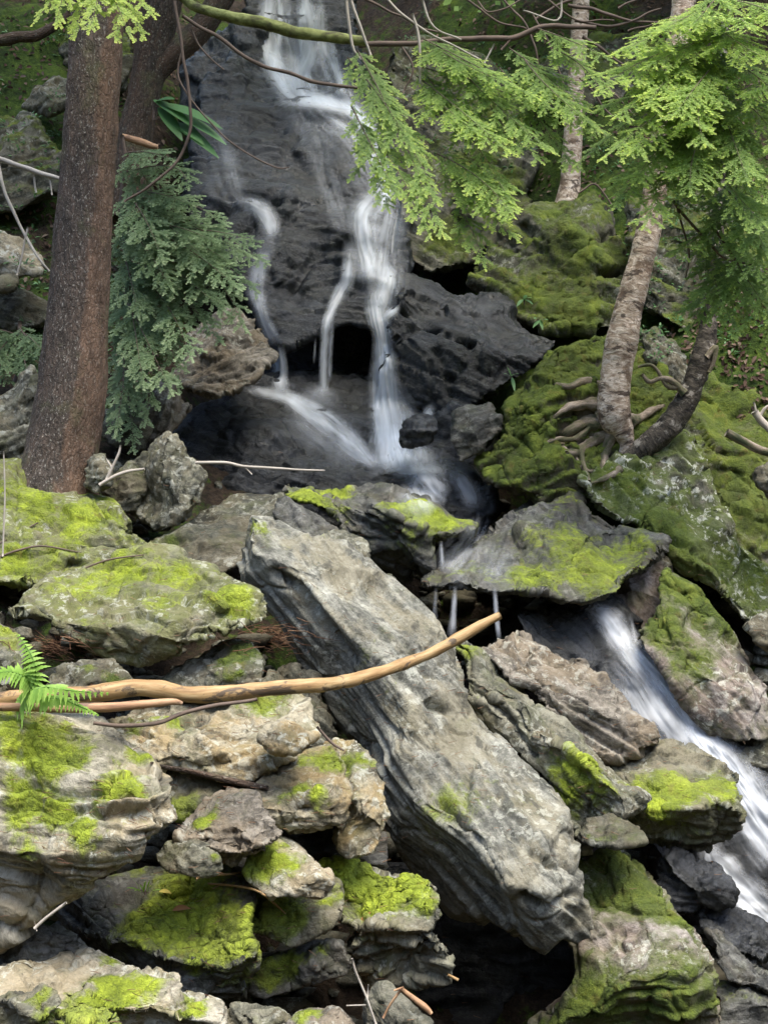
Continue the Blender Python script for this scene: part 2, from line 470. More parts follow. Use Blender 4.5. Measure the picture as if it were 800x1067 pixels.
def ground_mat():
    t = NT('forest floor')
    c = t.n('ShaderNodeTexCoord').outputs['Object']
    a = t.noise(c, 3.0, 6, .7); b = t.noise(c, 30, 5, .75); d = t.noise(c, 110, 3, .7)
    f = t.math('ADD', t.math('MULTIPLY', a, .35), t.math('ADD', t.math('MULTIPLY', b, .45), t.math('MULTIPLY', d, .2)))
    col = t.ramp(f, [(.33, (.010, .008, .006)), (.46, (.030, .022, .015)), (.57, (.075, .052, .034)), (.70, (.15, .115, .08))])
    mm = t.ramp(t.math('ADD', t.attr('moss'), t.math('MULTIPLY', t.math('SUBTRACT', t.noise(c, 14, 5, .7), .5), 1.0)), [(.45, 0.0), (.60, 1.0)])
    mc = t.ramp(t.math('ADD', t.math('MULTIPLY', b, .5), t.math('MULTIPLY', t.noise(c, 6, 4), .5)), [(.36, (.014, .026, .006)), (.5, (.045, .080, .012)), (.62, (.10, .15, .02))])
    col = t.mix(mm, col, mc)
    return t.out(t.bsdf(Base_Color=col, Roughness=.95, Specular_IOR_Level=.2, Normal=t.bump(t.math('ADD', b, d), 1.0, .03)))
M['ground'] = ground_mat()
mesh_obj('ground', P3, GQ, M['ground'], attrs={'moss': ('FLOAT', np.clip(gm, 0, 1))}, label='brown leaf strewn forest hillside behind the rocks', kind='structure')
_sel = (np.abs(P3[:, 0]) < 5) & (P3[:, 1] > 2.5) & (P3[:, 1] < 14)
_q = GQ[_sel[GQ].all(1)]
GBVH = BVHTree.FromPolygons([tuple(v) for v in P3], _q.tolist())
BVH.append(GBVH)

# ------------------------------------------------------------------ bedrock: the cliff and the wet ledges the stream runs over
rock('cliff', 'black wet cliff down which the waterfall runs', 8.3,
 [(190,215,110),(200,150,170),(212,90,215),(236,60,250),(258,38,300),(255,-60,420),(370,-60,420),(368,30,330),(386,90,210),(405,150,150),(412,210,110),(425,270,60),(422,320,20),(418,345,10),(395,342,5),(365,337,5),(350,341,5),(325,352,0),(297,364,0),(285,350,10),(268,325,25),(250,300,50),(225,260,80)],
 [(310,60,330),(290,92,280),(330,95,275),(310,106,210),(350,112,190),(375,112,195),(280,118,205),(250,110,210),(320,185,130),(270,185,125),(310,203,90),(360,205,85),(270,212,85),(290,285,45),(350,270,45),(385,200,100),(395,260,40),(335,335,3),(235,165,150),(215,200,110)],
 t=130, mat='wet', a=-8, L=.12, amp=.9, blk=.8, cat='cliff', kind='structure', vox=2.8,
 cuts=[([(215,235),(250,205),(290,215)],8,14),([(305,300),(330,262),(372,255)],6,10),([(318,120),(300,160),(322,185)],5,8)])
rock('bedrock', 'dark hollow rock wall under the cliff lip', 8.95,
 [(225,330,0),(300,310,0),(440,310,0),(460,400,-20),(440,450,-40),(240,450,-40),(170,430,-20),(160,390,0)], [(330,380,20)], t=60, mat='wet', a=0, L=.1, cat='cliff', kind='structure', vox=4)
rock('bedrock', 'broad wet black shelf below the falls', 7.5,
 [(172,455,60),(195,430,90),(238,408,120),(258,396,150),(300,388,190),(340,392,190),(400,390,190),(445,425,130),(470,470,70),(505,495,30),(516,530,10),(490,560,10),(400,570,-10),(300,560,-10),(200,560,0),(165,510,30)],
 [(290,425,85),(340,470,30),(395,484,20),(250,450,40),(250,500,5),(420,488,15),(340,505,-5),(440,505,5),(300,470,25),(360,430,100)],
 t=120, mat='wet', a=-12, L=.10, cat='cliff', kind='structure', vox=2.8, cuts=[([(262,410),(330,440),(385,480)],9,8)])
rock('bedrock', 'grey cracked bedrock step to the right of the falls', 8.0,
 [(408,345,20),(415,300,50),(421,277,80),(440,279,90),(475,293,85),(505,304,80),(535,317,70),(555,340,45),(576,352,20),(562,372,3),(530,396,-3),(505,412,-8),(488,427,-8),(470,424,0),(452,440,10),(430,455,20),(405,440,30),(398,390,30)],
 [(450,320,45),(480,345,18),(440,362,8),(520,360,2),(450,400,0),(500,330,40)], t=110, mat='wet', a=-25, L=.08, cat='cliff', kind='structure', vox=2.6,
 cuts=[([(412,352),(425,341),(440,337),(458,341)],5,16),([(466,346),(480,354),(492,360)],4,14),([(455,365),(470,400),(468,420)],4,7),([(425,318),(470,322),(490,330)],3,5)])
rock('bedrock', 'shadowed wet ledge below the cracked step', 7.75,
 [(425,455,20),(440,440,20),(475,422,20),(497,426,20),(512,450,10),(515,500,0),(470,500,-10),(440,490,0)], [(470,460,0)], t=70, mat='wet', a=-10, L=.06, cat='cliff', kind='structure', vox=3)
rock('bedrock', 'wet black stream bed under the lower cascade', 6.2,
 [(540,640,60),(600,618,110),(650,625,110),(690,660,90),(720,700,60),(770,760,20),(850,830,-30),(850,1010,-80),(780,1000,-60),(700,920,-30),(630,800,0),(570,720,20)],
 [(640,680,70),(700,770,10),(760,850,-25),(610,670,70)], t=90, mat='wet', a=-45, L=.07, cat='cliff', kind='structure', vox=3)
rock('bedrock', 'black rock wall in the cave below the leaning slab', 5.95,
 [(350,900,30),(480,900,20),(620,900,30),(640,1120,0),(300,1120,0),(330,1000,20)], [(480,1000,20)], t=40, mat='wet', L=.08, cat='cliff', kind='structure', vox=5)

# more rock on the slopes either side of the falls
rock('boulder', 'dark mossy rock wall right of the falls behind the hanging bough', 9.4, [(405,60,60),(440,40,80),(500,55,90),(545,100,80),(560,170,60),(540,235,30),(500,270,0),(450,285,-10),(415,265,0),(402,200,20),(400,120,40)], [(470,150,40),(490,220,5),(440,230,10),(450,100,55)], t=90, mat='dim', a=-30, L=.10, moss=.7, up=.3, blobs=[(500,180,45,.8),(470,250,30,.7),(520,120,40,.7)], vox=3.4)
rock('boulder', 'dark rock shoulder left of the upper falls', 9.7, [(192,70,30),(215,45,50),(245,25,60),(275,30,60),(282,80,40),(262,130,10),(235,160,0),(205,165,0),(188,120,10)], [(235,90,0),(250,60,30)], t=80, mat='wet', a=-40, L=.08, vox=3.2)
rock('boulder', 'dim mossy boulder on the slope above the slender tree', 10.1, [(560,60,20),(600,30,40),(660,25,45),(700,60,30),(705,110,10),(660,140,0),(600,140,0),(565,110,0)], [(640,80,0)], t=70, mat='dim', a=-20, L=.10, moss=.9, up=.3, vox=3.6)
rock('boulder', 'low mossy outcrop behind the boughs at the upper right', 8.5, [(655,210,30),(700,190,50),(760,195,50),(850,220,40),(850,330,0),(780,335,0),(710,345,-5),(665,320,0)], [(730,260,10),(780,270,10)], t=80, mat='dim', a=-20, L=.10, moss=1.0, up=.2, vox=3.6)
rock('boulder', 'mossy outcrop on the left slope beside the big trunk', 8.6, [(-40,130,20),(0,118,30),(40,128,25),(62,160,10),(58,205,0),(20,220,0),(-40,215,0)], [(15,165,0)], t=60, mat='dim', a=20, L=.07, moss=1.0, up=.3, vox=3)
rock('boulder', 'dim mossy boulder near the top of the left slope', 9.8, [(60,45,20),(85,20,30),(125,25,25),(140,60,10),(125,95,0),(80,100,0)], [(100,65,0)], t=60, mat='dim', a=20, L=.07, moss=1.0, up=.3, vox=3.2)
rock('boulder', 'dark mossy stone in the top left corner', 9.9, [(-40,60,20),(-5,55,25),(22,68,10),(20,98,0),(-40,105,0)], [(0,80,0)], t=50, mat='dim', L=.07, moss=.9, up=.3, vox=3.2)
rock('boulder', 'grey ledge stones at left under the bare limb', 7.9, [(-40,300,15),(10,296,20),(48,310,10),(52,335,0),(10,345,0),(-40,345,0)], [(15,320,0)], t=40, mat='dim', a=-15, L=.04, moss=.5, vox=2.8)
# ------------------------------------------------------------------ rocks of the upper and middle ground
rock('boulder', 'pale pointed stone high on the left slope', 9.0, [(24,112,20),(36,94,20),(55,79,20),(72,84,20),(74,108,10),(52,120,0)], [(50,100,-5)], t=25, mat='grey', a=30, L=.05, moss=.25)
rock('boulder', 'small pale stone below the pointed stone on the slope', 8.9, [(18,125,5),(24,117,8),(36,122,5),(34,133,0),(22,134,0)], [(28,126,-5)], t=14, mat='grey', L=.05)
rock('boulder', 'flat cream stone at the left frame edge beside the trunk', 7.7, [(-40,240,20),(-5,234,25),(25,248,20),(44,270,10),(40,284,0),(5,286,0),(-40,278,0)], [(5,262,0)], t=25, mat='pale', a=-30, L=.04)
rock('boulder', 'small grey stone among twigs left of the trunk', 7.65, [(-30,285,15),(0,283,15),(18,290,5),(14,302,0),(-30,304,0)], [(0,292,-4)], t=20, mat='grey', L=.04)
rock('boulder', 'jagged grey layered rock at left behind the trunk foot', 6.75, [(-50,405,30),(0,402,30),(18,386,30),(32,384,25),(46,398,15),(52,430,10),(44,470,0),(10,486,0),(-50,490,0)], [(15,420,0),(25,400,8),(0,455,-8)], t=50, mat='grey', a=25, L=.05, stra=1.5)
rock('boulder', 'brown layered overhanging rock under the sapling foliage', 7.5,
 [(180,402,20),(186,375,50),(202,345,80),(235,322,95),(258,334,75),(272,350,52),(279,365,30),(287,373,14),(274,381,4),(273,390,0),(252,402,-5),(233,411,-5),(218,416,0),(203,408,5)],
 [(235,375,8),(240,350,40),(255,388,-2)], t=80, mat='brown', a=14, L=.055, stra=1.9, vox=2.2, cuts=[([(186,392),(230,372),(268,358)],3,9),([(200,402),(240,392),(270,384)],2.5,7)])
rock('boulder', 'brown upright stone beside the dark hollow', 7.3, [(153,402,20),(168,392,30),(181,397,25),(188,416,10),(198,426,5),(188,438,0),(176,452,-5),(160,460,0),(148,452,10)], [(170,425,-5)], t=50, mat='brown', a=65, L=.05, vox=2.4)
rock('boulder', 'grey banded stone under the sapling left of the upright stone', 7.15, [(112,430,20),(125,420,25),(148,424,20),(156,445,5),(150,468,0),(120,466,0),(108,450,10)], [(132,442,-4)], t=40, mat='dim', a=10, L=.03, moss=.3, vox=2.4)
rock('boulder', 'small mossy stone left of the stump shaped rock', 6.45, [(108,512,10),(116,494,15),(138,480,20),(152,470,15),(156,505,5),(142,530,0),(120,534,0)], [(132,505,-5)], t=35, mat='dim', L=.04, moss=.5, up=.2, vox=2.4)
rock('boulder', 'small blue grey stone at the trunk foot', 6.2, [(90,506,5),(95,478,12),(104,472,12),(116,488,8),(114,508,0),(100,512,0)], [(103,492,-5)], t=25, mat='grey', L=.03, vox=2.4)
rock('boulder', 'stump shaped upright grey rock', 6.4,
 [(131,527,18),(142,502,20),(151,478,20),(153,460,20),(170,451,25),(186,455,25),(192,462,20),(193,474,14),(210,487,18),(217,500,14),(215,520,8),(190,542,4),(170,553,0),(144,543,6)],
 [(165,482,-4),(182,512,-8),(195,500,4),(178,462,6)], t=55, mat='grey', a=80, L=.06, vox=2.2, cuts=[([(176,456),(170,490),(180,530)],3,6),([(193,475),(196,510),(205,530)],3,7)])
rock('boulder', 'small rust brown block at the right foot of the falls', 7.4, [(473,430,10),(482,423,15),(511,424,15),(521,436,10),(516,456,5),(500,473,0),(478,480,0),(472,460,0)], [(492,450,-8),(500,432,4)], t=40, mat='damp', a=10, L=.05, vox=2.4)
rock('boulder', 'round wet black stone standing in the falling water', 7.35, [(418,455,8),(422,440,10),(436,431,10),(450,434,10),(455,446,5),(448,459,0),(432,466,0),(421,464,3)], [(437,447,-10)], t=25, mat='wet', L=.05, vox=2.2)
rock('boulder', 'green mossy mound gripped by the birch roots', 7.2,
 [(498,482,30),(510,462,40),(522,440,40),(529,418,40),(547,398,50),(556,375,70),(575,352,100),(600,344,120),(640,346,130),(670,356,130),(697,380,110),(702,420,80),(697,452,50),(672,482,30),(642,506,20),(602,522,10),(565,520,0),(525,508,0),(502,497,10)],
 [(560,420,20),(548,460,2),(600,400,50),(612,455,35),(660,420,60),(580,480,0),(560,490,-5),(640,470,30)], t=80, mat='mound', a=20, L=.07, amp=1.2, moss=1.15, up=.05,
 blobs=[(545,440,40,1.0),(570,470,40,.9),(590,390,50,.9),(540,485,30,.9)], vox=2.3, blk=.7, mthick=.013, cuts=[([(590,455),(600,446),(618,452),(612,466),(596,466)],9,30),([(565,450),(575,460)],6,14),([(625,470),(640,490),(625,500)],8,20),([(535,495),(550,470)],6,12)])
rock('boulder', 'smooth grey green boulder behind the birch trunk', 7.85, [(650,385,15),(660,352,20),(685,341,22),(710,360,18),(722,392,10),(705,410,0),(665,410,0)], [(685,370,-6)], t=45, mat='dim', a=-40, L=.05, moss=.5)
rock('boulder', 'large dark mossy boulder on the right bank above the birch', 8.6,
 [(490,300,40),(510,255,60),(535,222,80),(570,205,90),(612,196,90),(640,215,75),(655,255,50),(657,282,30),(640,300,10),(655,335,0),(610,352,-10),(560,345,0),(520,330,20)],
 [(590,240,20),(620,275,0),(560,300,0),(600,320,-15),(540,270,30)], t=110, mat='dim', a=-20, L=.12, amp=1.4, moss=.95, up=.25, blobs=[(610,260,45,.9),(560,300,40,.8),(630,270,30,.9),(600,330,40,.9)],
 vox=2.8, mthick=.010, cuts=[([(600,288),(625,284),(652,288)],5,26),([(545,235),(570,270),(560,310)],6,12)])
rock('boulder', 'mossy bedrock bank at the right edge below the trees', 7.4,
 [(690,450,60),(705,405,100),(730,384,120),(765,398,110),(850,400,110),(850,650,-10),(800,610,-5),(760,560,10),(730,500,40)],
 [(760,450,60),(790,520,25)], t=90, mat='dim', a=-45, L=.09, moss=1.0, up=.12, blobs=[(760,430,60,.9),(780,520,60,1.0),(735,420,40,.8)], vox=3, mthick=.009)
rock('boulder', 'lichen spotted boulder on the right bank below the birch', 6.9,
 [(598,505,60),(640,478,90),(680,456,110),(705,446,120),(726,452,110),(748,500,85),(768,542,65),(790,580,50),(850,625,60),(850,668,30),(792,658,18),(760,642,18),(735,614,10),(702,592,8),(690,562,18),(655,553,28),(620,534,40)],
 [(690,500,62),(680,540,24),(730,580,2),(760,612,0),(720,520,55),(640,515,55)], t=100, mat='lichen', a=-45, L=.07, moss=.72, up=.25,
 blobs=[(690,545,45,.9),(650,500,40,.7),(760,600,40,.7),(780,590,35,.8),(715,600,30,1.0),(735,560,30,.6)], vox=2.5, cuts=[([(665,500),(700,530),(735,550)],4,7),([(690,555),(720,575),(750,590)],4,8)])
rock('boulder', 'dark blocky stone at the right frame edge on the mossy bank', 6.95, [(786,492,5),(800,480,10),(850,488,10),(850,530,0),(805,524,0),(790,508,0)], [(806,500,-8)], t=30, mat='dim', L=.05)
rock('boulder', 'pinkish wedge stone under the tip of the layered ledge', 6.75, [(628,626,30),(648,602,40),(672,580,50),(692,570,50),(702,590,40),(692,616,20),(686,642,5),(670,654,0),(650,650,0)], [(665,620,5),(685,595,30)], t=50, mat='pink', a=-50, L=.06, vox=2.4)
rock('boulder', 'large pinkish boulder with a mossy top right of the cascade', 6.25,
 [(676,640,50),(684,615,70),(692,592,90),(708,596,88),(732,612,80),(757,632,70),(776,655,50),(786,672,40),(796,692,30),(806,720,20),(810,748,5),(800,770,0),(780,772,-5),(745,764,-5),(702,718,0),(685,692,10),(668,676,20),(655,662,40),(668,650,50)],
 [(715,650,25),(760,712,-5),(700,655,28),(740,690,0)], t=90, mat='pink', a=-45, L=.10, amp=.8, stra=.6, moss=.35, up=.55,
 blobs=[(710,612,32,1.2),(735,632,28,1.1),(692,655,28,.9),(720,690,30,.7),(755,650,20,.8)], vox=2.4)
rock('boulder', 'dark boulder at the right frame edge above the pinkish boulder', 6.35, [(778,650,15),(800,640,20),(850,645,20),(850,690,5),(810,688,0),(790,672,0)], [(810,662,-5)], t=40, mat='dim', L=.05, moss=.3)
rock('boulder', 'mossy stone at the right frame edge beside the cascade', 6.25, [(764,792,8),(778,770,15),(800,760,20),(850,762,20),(850,835,0),(805,832,0),(778,815,0)], [(800,790,-6)], t=45, mat='dim', a=-20, L=.06, moss=.5)
rock('ledge', 'layered grey green ledge with an overhanging lip', 6.4,
 [(437,607,8),(452,593,45),(482,567,90),(507,556,110),(512,541,130),(527,533,140),(555,520,160),(600,519,165),(622,532,150),(650,550,125),(680,555,110),(693,561,95),(688,572,75),(662,593,40),(642,614,12),(625,627,6),(595,630,0),(560,620,-5),(520,614,-5),(480,612,-5),(455,613,3)],
 [(560,570,60),(610,580,50),(600,612,8),(520,590,30),(580,545,110),(480,600,15),(640,580,70)], t=95, mat='damp', a=8, tilt=.7, L=.05, stra=1.9, moss=.55, up=.62,
 blobs=[(620,590,50,.9),(560,600,40,.6),(590,560,40,.6),(650,575,30,.7)], vox=2.2, cat='rock ledge', cuts=[([(600,572),(620,555),(650,552)],3,10),([(505,580),(530,582),(545,575)],3,8),([(470,600),(530,598),(580,606)],2.5,6)])
rock('boulder', 'dark block with a bright moss top left of the layered ledge', 6.55,
 [(292,514,80),(310,509,95),(340,510,100),(365,506,105),(385,500,105),(402,501,100),(425,512,90),(460,530,70),(496,548,50),(493,555,30),(467,557,15),(453,560,10),(456,594,15),(448,598,10),(428,580,10),(430,602,50),(400,607,60),(370,580,40),(350,560,40),(335,535,45),(310,525,50)],
 [(406,531,-2),(388,516,40),(360,525,50),(430,545,3),(375,550,32),(440,528,40)], t=90, mat='damp', a=-30, L=.06, moss=.45, up=.6,
 blobs=[(318,516,28,1.2),(350,514,22,1.0),(440,530,32,1.2),(465,545,22,1.0)], vox=2.2)
rock('boulder', 'small dark triangular stone above the tip of the leaning slab', 6.25, [(286,536,30),(292,519,45),(306,521,45),(330,535,30),(352,553,8),(342,561,3),(325,564,0),(310,559,3),(299,549,15)], [(316,540,8)], t=30, mat='damp', a=-30, L=.035, vox=2.2)
rock('boulder', 'small pale stone tucked behind the leaning slab', 6.05, [(335,562,40),(350,553,45),(375,561,35),(390,575,20),(396,586,10),(411,598,5),(408,608,0),(380,600,0),(350,580,10)], [(375,575,12)], t=35, mat='grey', a=-40, L=.04, vox=2.2)
rock('slab', 'smooth grey slab behind the top of the leaning slab', 6.15,
 [(148,577,35),(165,560,60),(200,537,90),(225,524,110),(260,513,130),(293,514,120),(298,525,90),(286,540,60),(276,562,30),(260,578,10),(247,586,3),(224,600,-4),(200,600,-4),(168,594,8)], [(230,560,18),(205,570,15)], t=70, mat='dim', a=-10, L=.06, amp=.6, stra=.5, blk=.35, moss=.25, blobs=[(225,525,25,.55),(170,565,25,.6)], vox=2.4, cat='rock slab')
# ------------------------------------------------------------------ rocks of the foreground
rock('boulder', 'mossy rounded boulder at left right under the big trunk', 5.7,
 [(-130,490,120),(0,484,130),(40,492,120),(80,505,110),(110,512,100),(124,528,80),(142,550,60),(167,572,40),(205,602,30),(190,625,20),(130,610,30),(60,618,20),(30,626,0),(0,620,-4),(-130,645,0)],
 [(30,540,58),(90,550,48),(0,592,-6),(45,606,-4),(120,580,36),(-60,560,40)], t=110, mat='mossgrey', a=-14, L=.07, moss=.52, up=.40, vox=2.6,
 blobs=[(40,520,45,.8),(90,540,40,.8),(20,590,30,.8),(110,520,30,.6),(70,575,30,.6)], cuts=[([(44,585),(60,582),(82,588)],3,10),([(95,560),(112,566)],6,10),([(0,548),(40,560)],4,5)])
rock('boulder', 'long mossy boulder with a shadowed underside at left', 5.0,
 [(6,642,30),(24,622,70),(60,600,120),(110,579,150),(160,571,160),(200,585,130),(240,597,100),(267,612,60),(277,630,30),(270,649,18),(246,657,10),(225,670,2),(195,676,0),(165,694,10),(140,697,18),(110,688,20),(80,674,20),(45,657,22)],
 [(130,610,80),(180,655,-8),(120,650,10),(80,640,22),(215,642,20),(240,625,38),(160,668,-10),(60,630,45)], t=100, mat='mossgrey', a=-10, L=.08, moss=.45, up=.45, vox=2.4,
 blobs=[(130,600,40,.85),(180,600,35,.7),(240,620,25,.9),(90,610,35,.7),(160,625,30,.6)], cuts=[([(100,592),(130,580),(148,578)],3,7),([(170,612),(190,625),(200,640)],4,8)])
rock('boulder', 'small mossy dark rock under the long mossy boulder', 4.95, [(148,722,40),(190,692,50),(235,670,60),(260,666,50),(271,680,32),(274,705,12),(266,722,6),(200,726,8)], [(245,692,8)], t=50, mat='dim', L=.05, moss=.2, blobs=[(252,684,20,1.1),(240,700,14,.8)], vox=2.4)
rock('boulder', 'low grey stone above the left end of the branch', 4.75, [(52,718,20),(62,696,40),(90,687,50),(116,690,50),(136,708,30),(142,726,10),(100,732,5),(55,732,5)], [(95,706,8)], t=45, mat='dim', a=-5, L=.04, moss=.2, blobs=[(92,698,14,.8),(120,710,14,.8)], vox=2.4)
rock('boulder', 'mossy grey stone at the left frame edge behind the fern', 4.4, [(-70,655,60),(0,648,60),(17,660,50),(27,682,30),(23,706,8),(5,715,0),(-70,722,0)], [(0,685,5)], t=50, mat='grey', L=.05, moss=.4, blobs=[(5,660,20,1.0)], vox=2.4)
rock('slab', 'huge pale slab leaning across the middle of the scene', 5.2,
 [(255,549,130),(262,539,150),(282,540,160),(300,549,155),(314,560,150),(342,563,150),(360,569,145),(380,581,135),(400,599,120),(432,626,100),(450,640,90),(475,667,75),(482,700,60),(483,730,40),(500,752,30),(535,785,5),(575,822,-25),(592,850,-50),(601,887,-80),(604,912,-95),(608,942,-100),(619,970,-95),(611,985,-88),(585,976,-110),(565,993,-98),(545,988,-88),(510,974,-65),(470,954,-25),(440,918,-16),(415,884,2),(398,852,20),(390,830,40),(385,800,52),(360,760,84),(335,730,102),(315,700,116),(298,670,128),(283,640,140),(265,615,150),(248,597,155),(248,575,148)],
 [(265,570,112),(287,590,92),(312,606,72),(340,626,57),(360,652,42),(400,692,22),(430,742,-4),(420,800,-34),(440,842,-66),(480,882,-108),(530,922,-146),(572,932,-150),(420,660,60),(460,720,26),(500,790,-24),(540,850,-82),(572,888,-124),(350,590,104),(330,670,80),(370,730,48),(410,836,-2),(450,904,-60),(560,968,-120),(390,762,20),(450,780,-15)],
 t=95, mat='slab', a=-47, tilt=.05, L=.05, amp=.55, stra=1.25, moss=.08, up=.8, vox=2.3, chips=26, blk=.20, grow=2.5,
 blobs=[(268,548,14,.65),(470,845,26,.55),(455,870,20,.5),(330,720,30,.3)], cat='rock slab',
 cuts=[([(488,706),(492,740),(500,780),(505,795),(490,800),(487,825),(485,850)],3.5,12),([(287,598),(320,622),(345,655),(372,690)],6,14),([(425,675),(440,700),(455,735),(470,745)],4,10),
       ([(408,700),(440,725),(460,745)],6,12),([(430,765),(455,790),(480,815)],3,9),([(455,838),(480,860),(500,885),(520,915)],6,14),([(425,845),(445,880),(480,920)],4,10),([(530,870),(560,895),(590,905)],4,12),([(545,935),(570,945),(600,930)],5,13),([(350,690),(370,740),(395,790)],4,8)])
rock('boulder', 'dark edged grey boulder lying along the right of the leaning slab', 5.3,
 [(474,670,140),(500,677,130),(540,705,110),(565,725,100),(600,751,80),(625,775,60),(650,800,40),(668,816,25),(675,832,12),(660,850,2),(632,868,-5),(605,890,-5),(588,865,5),(560,820,20),(520,785,40),(490,755,60),(478,720,80),(476,690,110)],
 [(508,722,56),(537,735,40),(560,757,25),(590,778,4),(620,800,-10),(642,830,-22),(602,832,4),(570,800,22),(540,772,46),(545,715,85),(610,770,50)],
 t=90, mat='grey', a=-38, L=.06, stra=1.6, moss=.2, blobs=[(605,800,24,1.0),(620,825,18,.9),(650,815,12,.7),(490,680,16,.6),(595,830,20,.8)], vox=2.3, cuts=[([(508,722),(525,728),(538,740)],5,16),([(560,762),(590,788),(630,806)],3.5,9),([(520,750),(545,765),(560,790)],4,9)])
rock('boulder', 'brown fractured boulder in front of the water', 5.7,
 [(502,684,30),(512,672,50),(525,665,70),(545,660,90),(560,664,90),(610,684,70),(640,705,55),(665,729,40),(678,745,25),(687,766,8),(672,780,-4),(630,795,-4),(600,775,5),(570,750,5),(530,716,10)],
 [(549,668,50),(546,702,8),(590,712,16),(632,742,6),(605,690,58),(655,755,4)], t=75, mat='brown', a=-28, L=.05, stra=1.7, vox=2.2, cuts=[([(590,705),(615,735),(640,745)],3.5,10),([(570,690),(575,720),(600,745)],3,7),([(625,715),(650,745),(670,760)],3,6)])
rock('boulder', 'flat topped mossy block beside the lower cascade', 5.4,
 [(626,777,110),(662,771,120),(700,775,115),(735,785,100),(758,793,80),(767,805,60),(768,825,30),(774,848,3),(769,863,28),(745,876,48),(728,888,64),(700,886,54),(668,880,44),(650,852,30),(660,835,20),(640,810,60)],
 [(682,851,-4),(725,848,-6),(700,815,50),(672,846,3),(745,830,18)], t=80, mat='grey', a=4, L=.045, stra=1.2, moss=.3, up=.6, blobs=[(700,825,32,1.1),(745,820,22,1.1),(690,842,20,1.0)], vox=2.2)
rock('slab', 'small mossy slab under the flat topped block', 5.15, [(602,875,30),(614,853,40),(640,847,40),(662,861,25),(673,879,3),(640,884,-4),(613,880,0)], [(640,868,4)], t=35, mat='dim', L=.035, moss=.5, vox=2.3, cat='rock slab')
rock('boulder', 'long mossy boulder with a bare pinkish middle at lower right', 4.95,
 [(588,892,120),(602,880,140),(632,867,150),(662,878,130),(678,886,110),(687,898,90),(696,915,70),(695,932,55),(702,946,45),(722,953,40),(736,966,34),(750,976,22),(748,998,8),(753,1022,-3),(758,1040,-3),(758,1075,10),(756,1120,20),(510,1120,20),(540,1078,30),(578,1052,30),(600,1020,20),(603,985,40),(594,940,80)],
 [(640,905,88),(660,940,46),(640,968,8),(700,972,8),(650,1002,-16),(702,1012,-22),(640,1042,-24),(722,1046,-26),(620,945,48)], t=90, mat='pink', a=12, L=.09, stra=.7, blk=.6, moss=.35, up=.5, vox=2.4,
 blobs=[(650,895,40,1.2),(670,925,32,1.3),(690,950,28,1.2),(625,935,28,.9),(720,958,22,.9),(630,905,30,.9),(620,1050,45,1.0),(700,1050,50,.9),(570,1075,50,.9),(740,1040,25,.8)],
 cuts=[([(606,930),(630,924),(655,930)],3.5,18),([(690,960),(700,990),(690,1020)],4,6)])
rock('boulder', 'black glossy wet stone at the edge of the lower cascade', 5.35, [(694,895,30),(702,884,40),(725,897,35),(745,903,30),(761,915,20),(769,928,8),(764,940,0),(748,947,-5),(730,942,0),(719,927,5),(700,910,15)], [(742,920,-10)], t=40, mat='wet', a=-30, L=.05, stra=.5, vox=2.2)
rock('boulder', 'small wet grey stone left of the black glossy stone', 5.42, [(686,910,30),(690,898,30),(706,898,30),(727,914,20),(736,935,5),(722,954,0),(700,950,0),(690,930,15)], [(712,925,0)], t=40, mat='wet', L=.03, stra=1.4, vox=2.2)
rock('boulder', 'wet rough stone beside the foot of the cascade', 5.3, [(722,952,40),(750,939,50),(790,958,50),(850,975,50),(850,1020,10),(790,1005,-4),(760,988,-4),(735,968,8)], [(775,975,10)], t=50, mat='wet', a=-25, L=.035, stra=1.4, vox=2.3)
rock('boulder', 'damp brown slanting stone at the lower right', 5.12, [(733,967,60),(750,968,50),(800,1008,20),(850,1035,10),(850,1060,0),(792,1026,-5),(756,1024,0),(745,1002,20)], [(775,1005,8)], t=45, mat='damp', a=-35, L=.04, moss=.25, vox=2.3)
rock('boulder', 'dark flat stone with mossy rim in the lower right corner', 5.05, [(748,1022,50),(790,1020,45),(850,1035,40),(850,1120,0),(752,1120,0),(752,1052,0)], [(775,1035,8),(800,1045,2)], t=50, mat='damp', L=.04, moss=.6, up=.55, vox=2.4)

rock('boulder', 'lumpy tan boulder directly under the long branch', 4.65,
 [(106,760,80),(130,745,100),(170,735,110),(210,728,120),(260,722,120),(302,716,120),(322,740,100),(327,765,70),(318,775,50),(310,787,6),(285,796,-5),(265,813,-3),(230,815,2),(190,804,6),(160,799,20),(118,784,45)],
 [(225,740,70),(212,772,14),(280,762,34),(180,775,20),(250,795,0)], t=70, mat='tan', a=-4, L=.06, amp=.9, moss=.25, up=.55, blobs=[(180,752,22,.8),(272,735,22,.9),(285,728,16,.7),(140,758,16,.5)], vox=2.2,
 cuts=[([(270,768),(285,778),(305,775)],4,16),([(200,800),(240,792),(265,780)],4,9)])
rock('boulder', 'small wedge stone on the lumpy tan boulder', 4.5, [(270,770,20),(278,756,30),(300,752,32),(318,764,20),(320,774,5),(306,786,0),(284,784,0)], [(295,768,3)], t=25, mat='tan', a=-15, L=.03, vox=2)
rock('boulder', 'grey knobbly boulder right of the lumpy tan boulder', 4.52,
 [(272,815,30),(288,795,60),(313,779,80),(345,776,80),(360,800,50),(362,830,16),(358,850,0),(341,866,-2),(310,868,-2),(288,860,0),(267,836,0)], [(310,815,8),(342,825,-4),(300,840,-10),(330,800,36)], t=60, mat='tan', a=6, L=.05, amp=1.0, moss=.2, up=.5,
 blobs=[(304,826,13,1.0),(328,830,12,1.0),(340,795,18,.8),(318,792,14,.7)], vox=2.1, cuts=[([(275,822),(300,838),(330,846),(355,840)],3.5,9)])
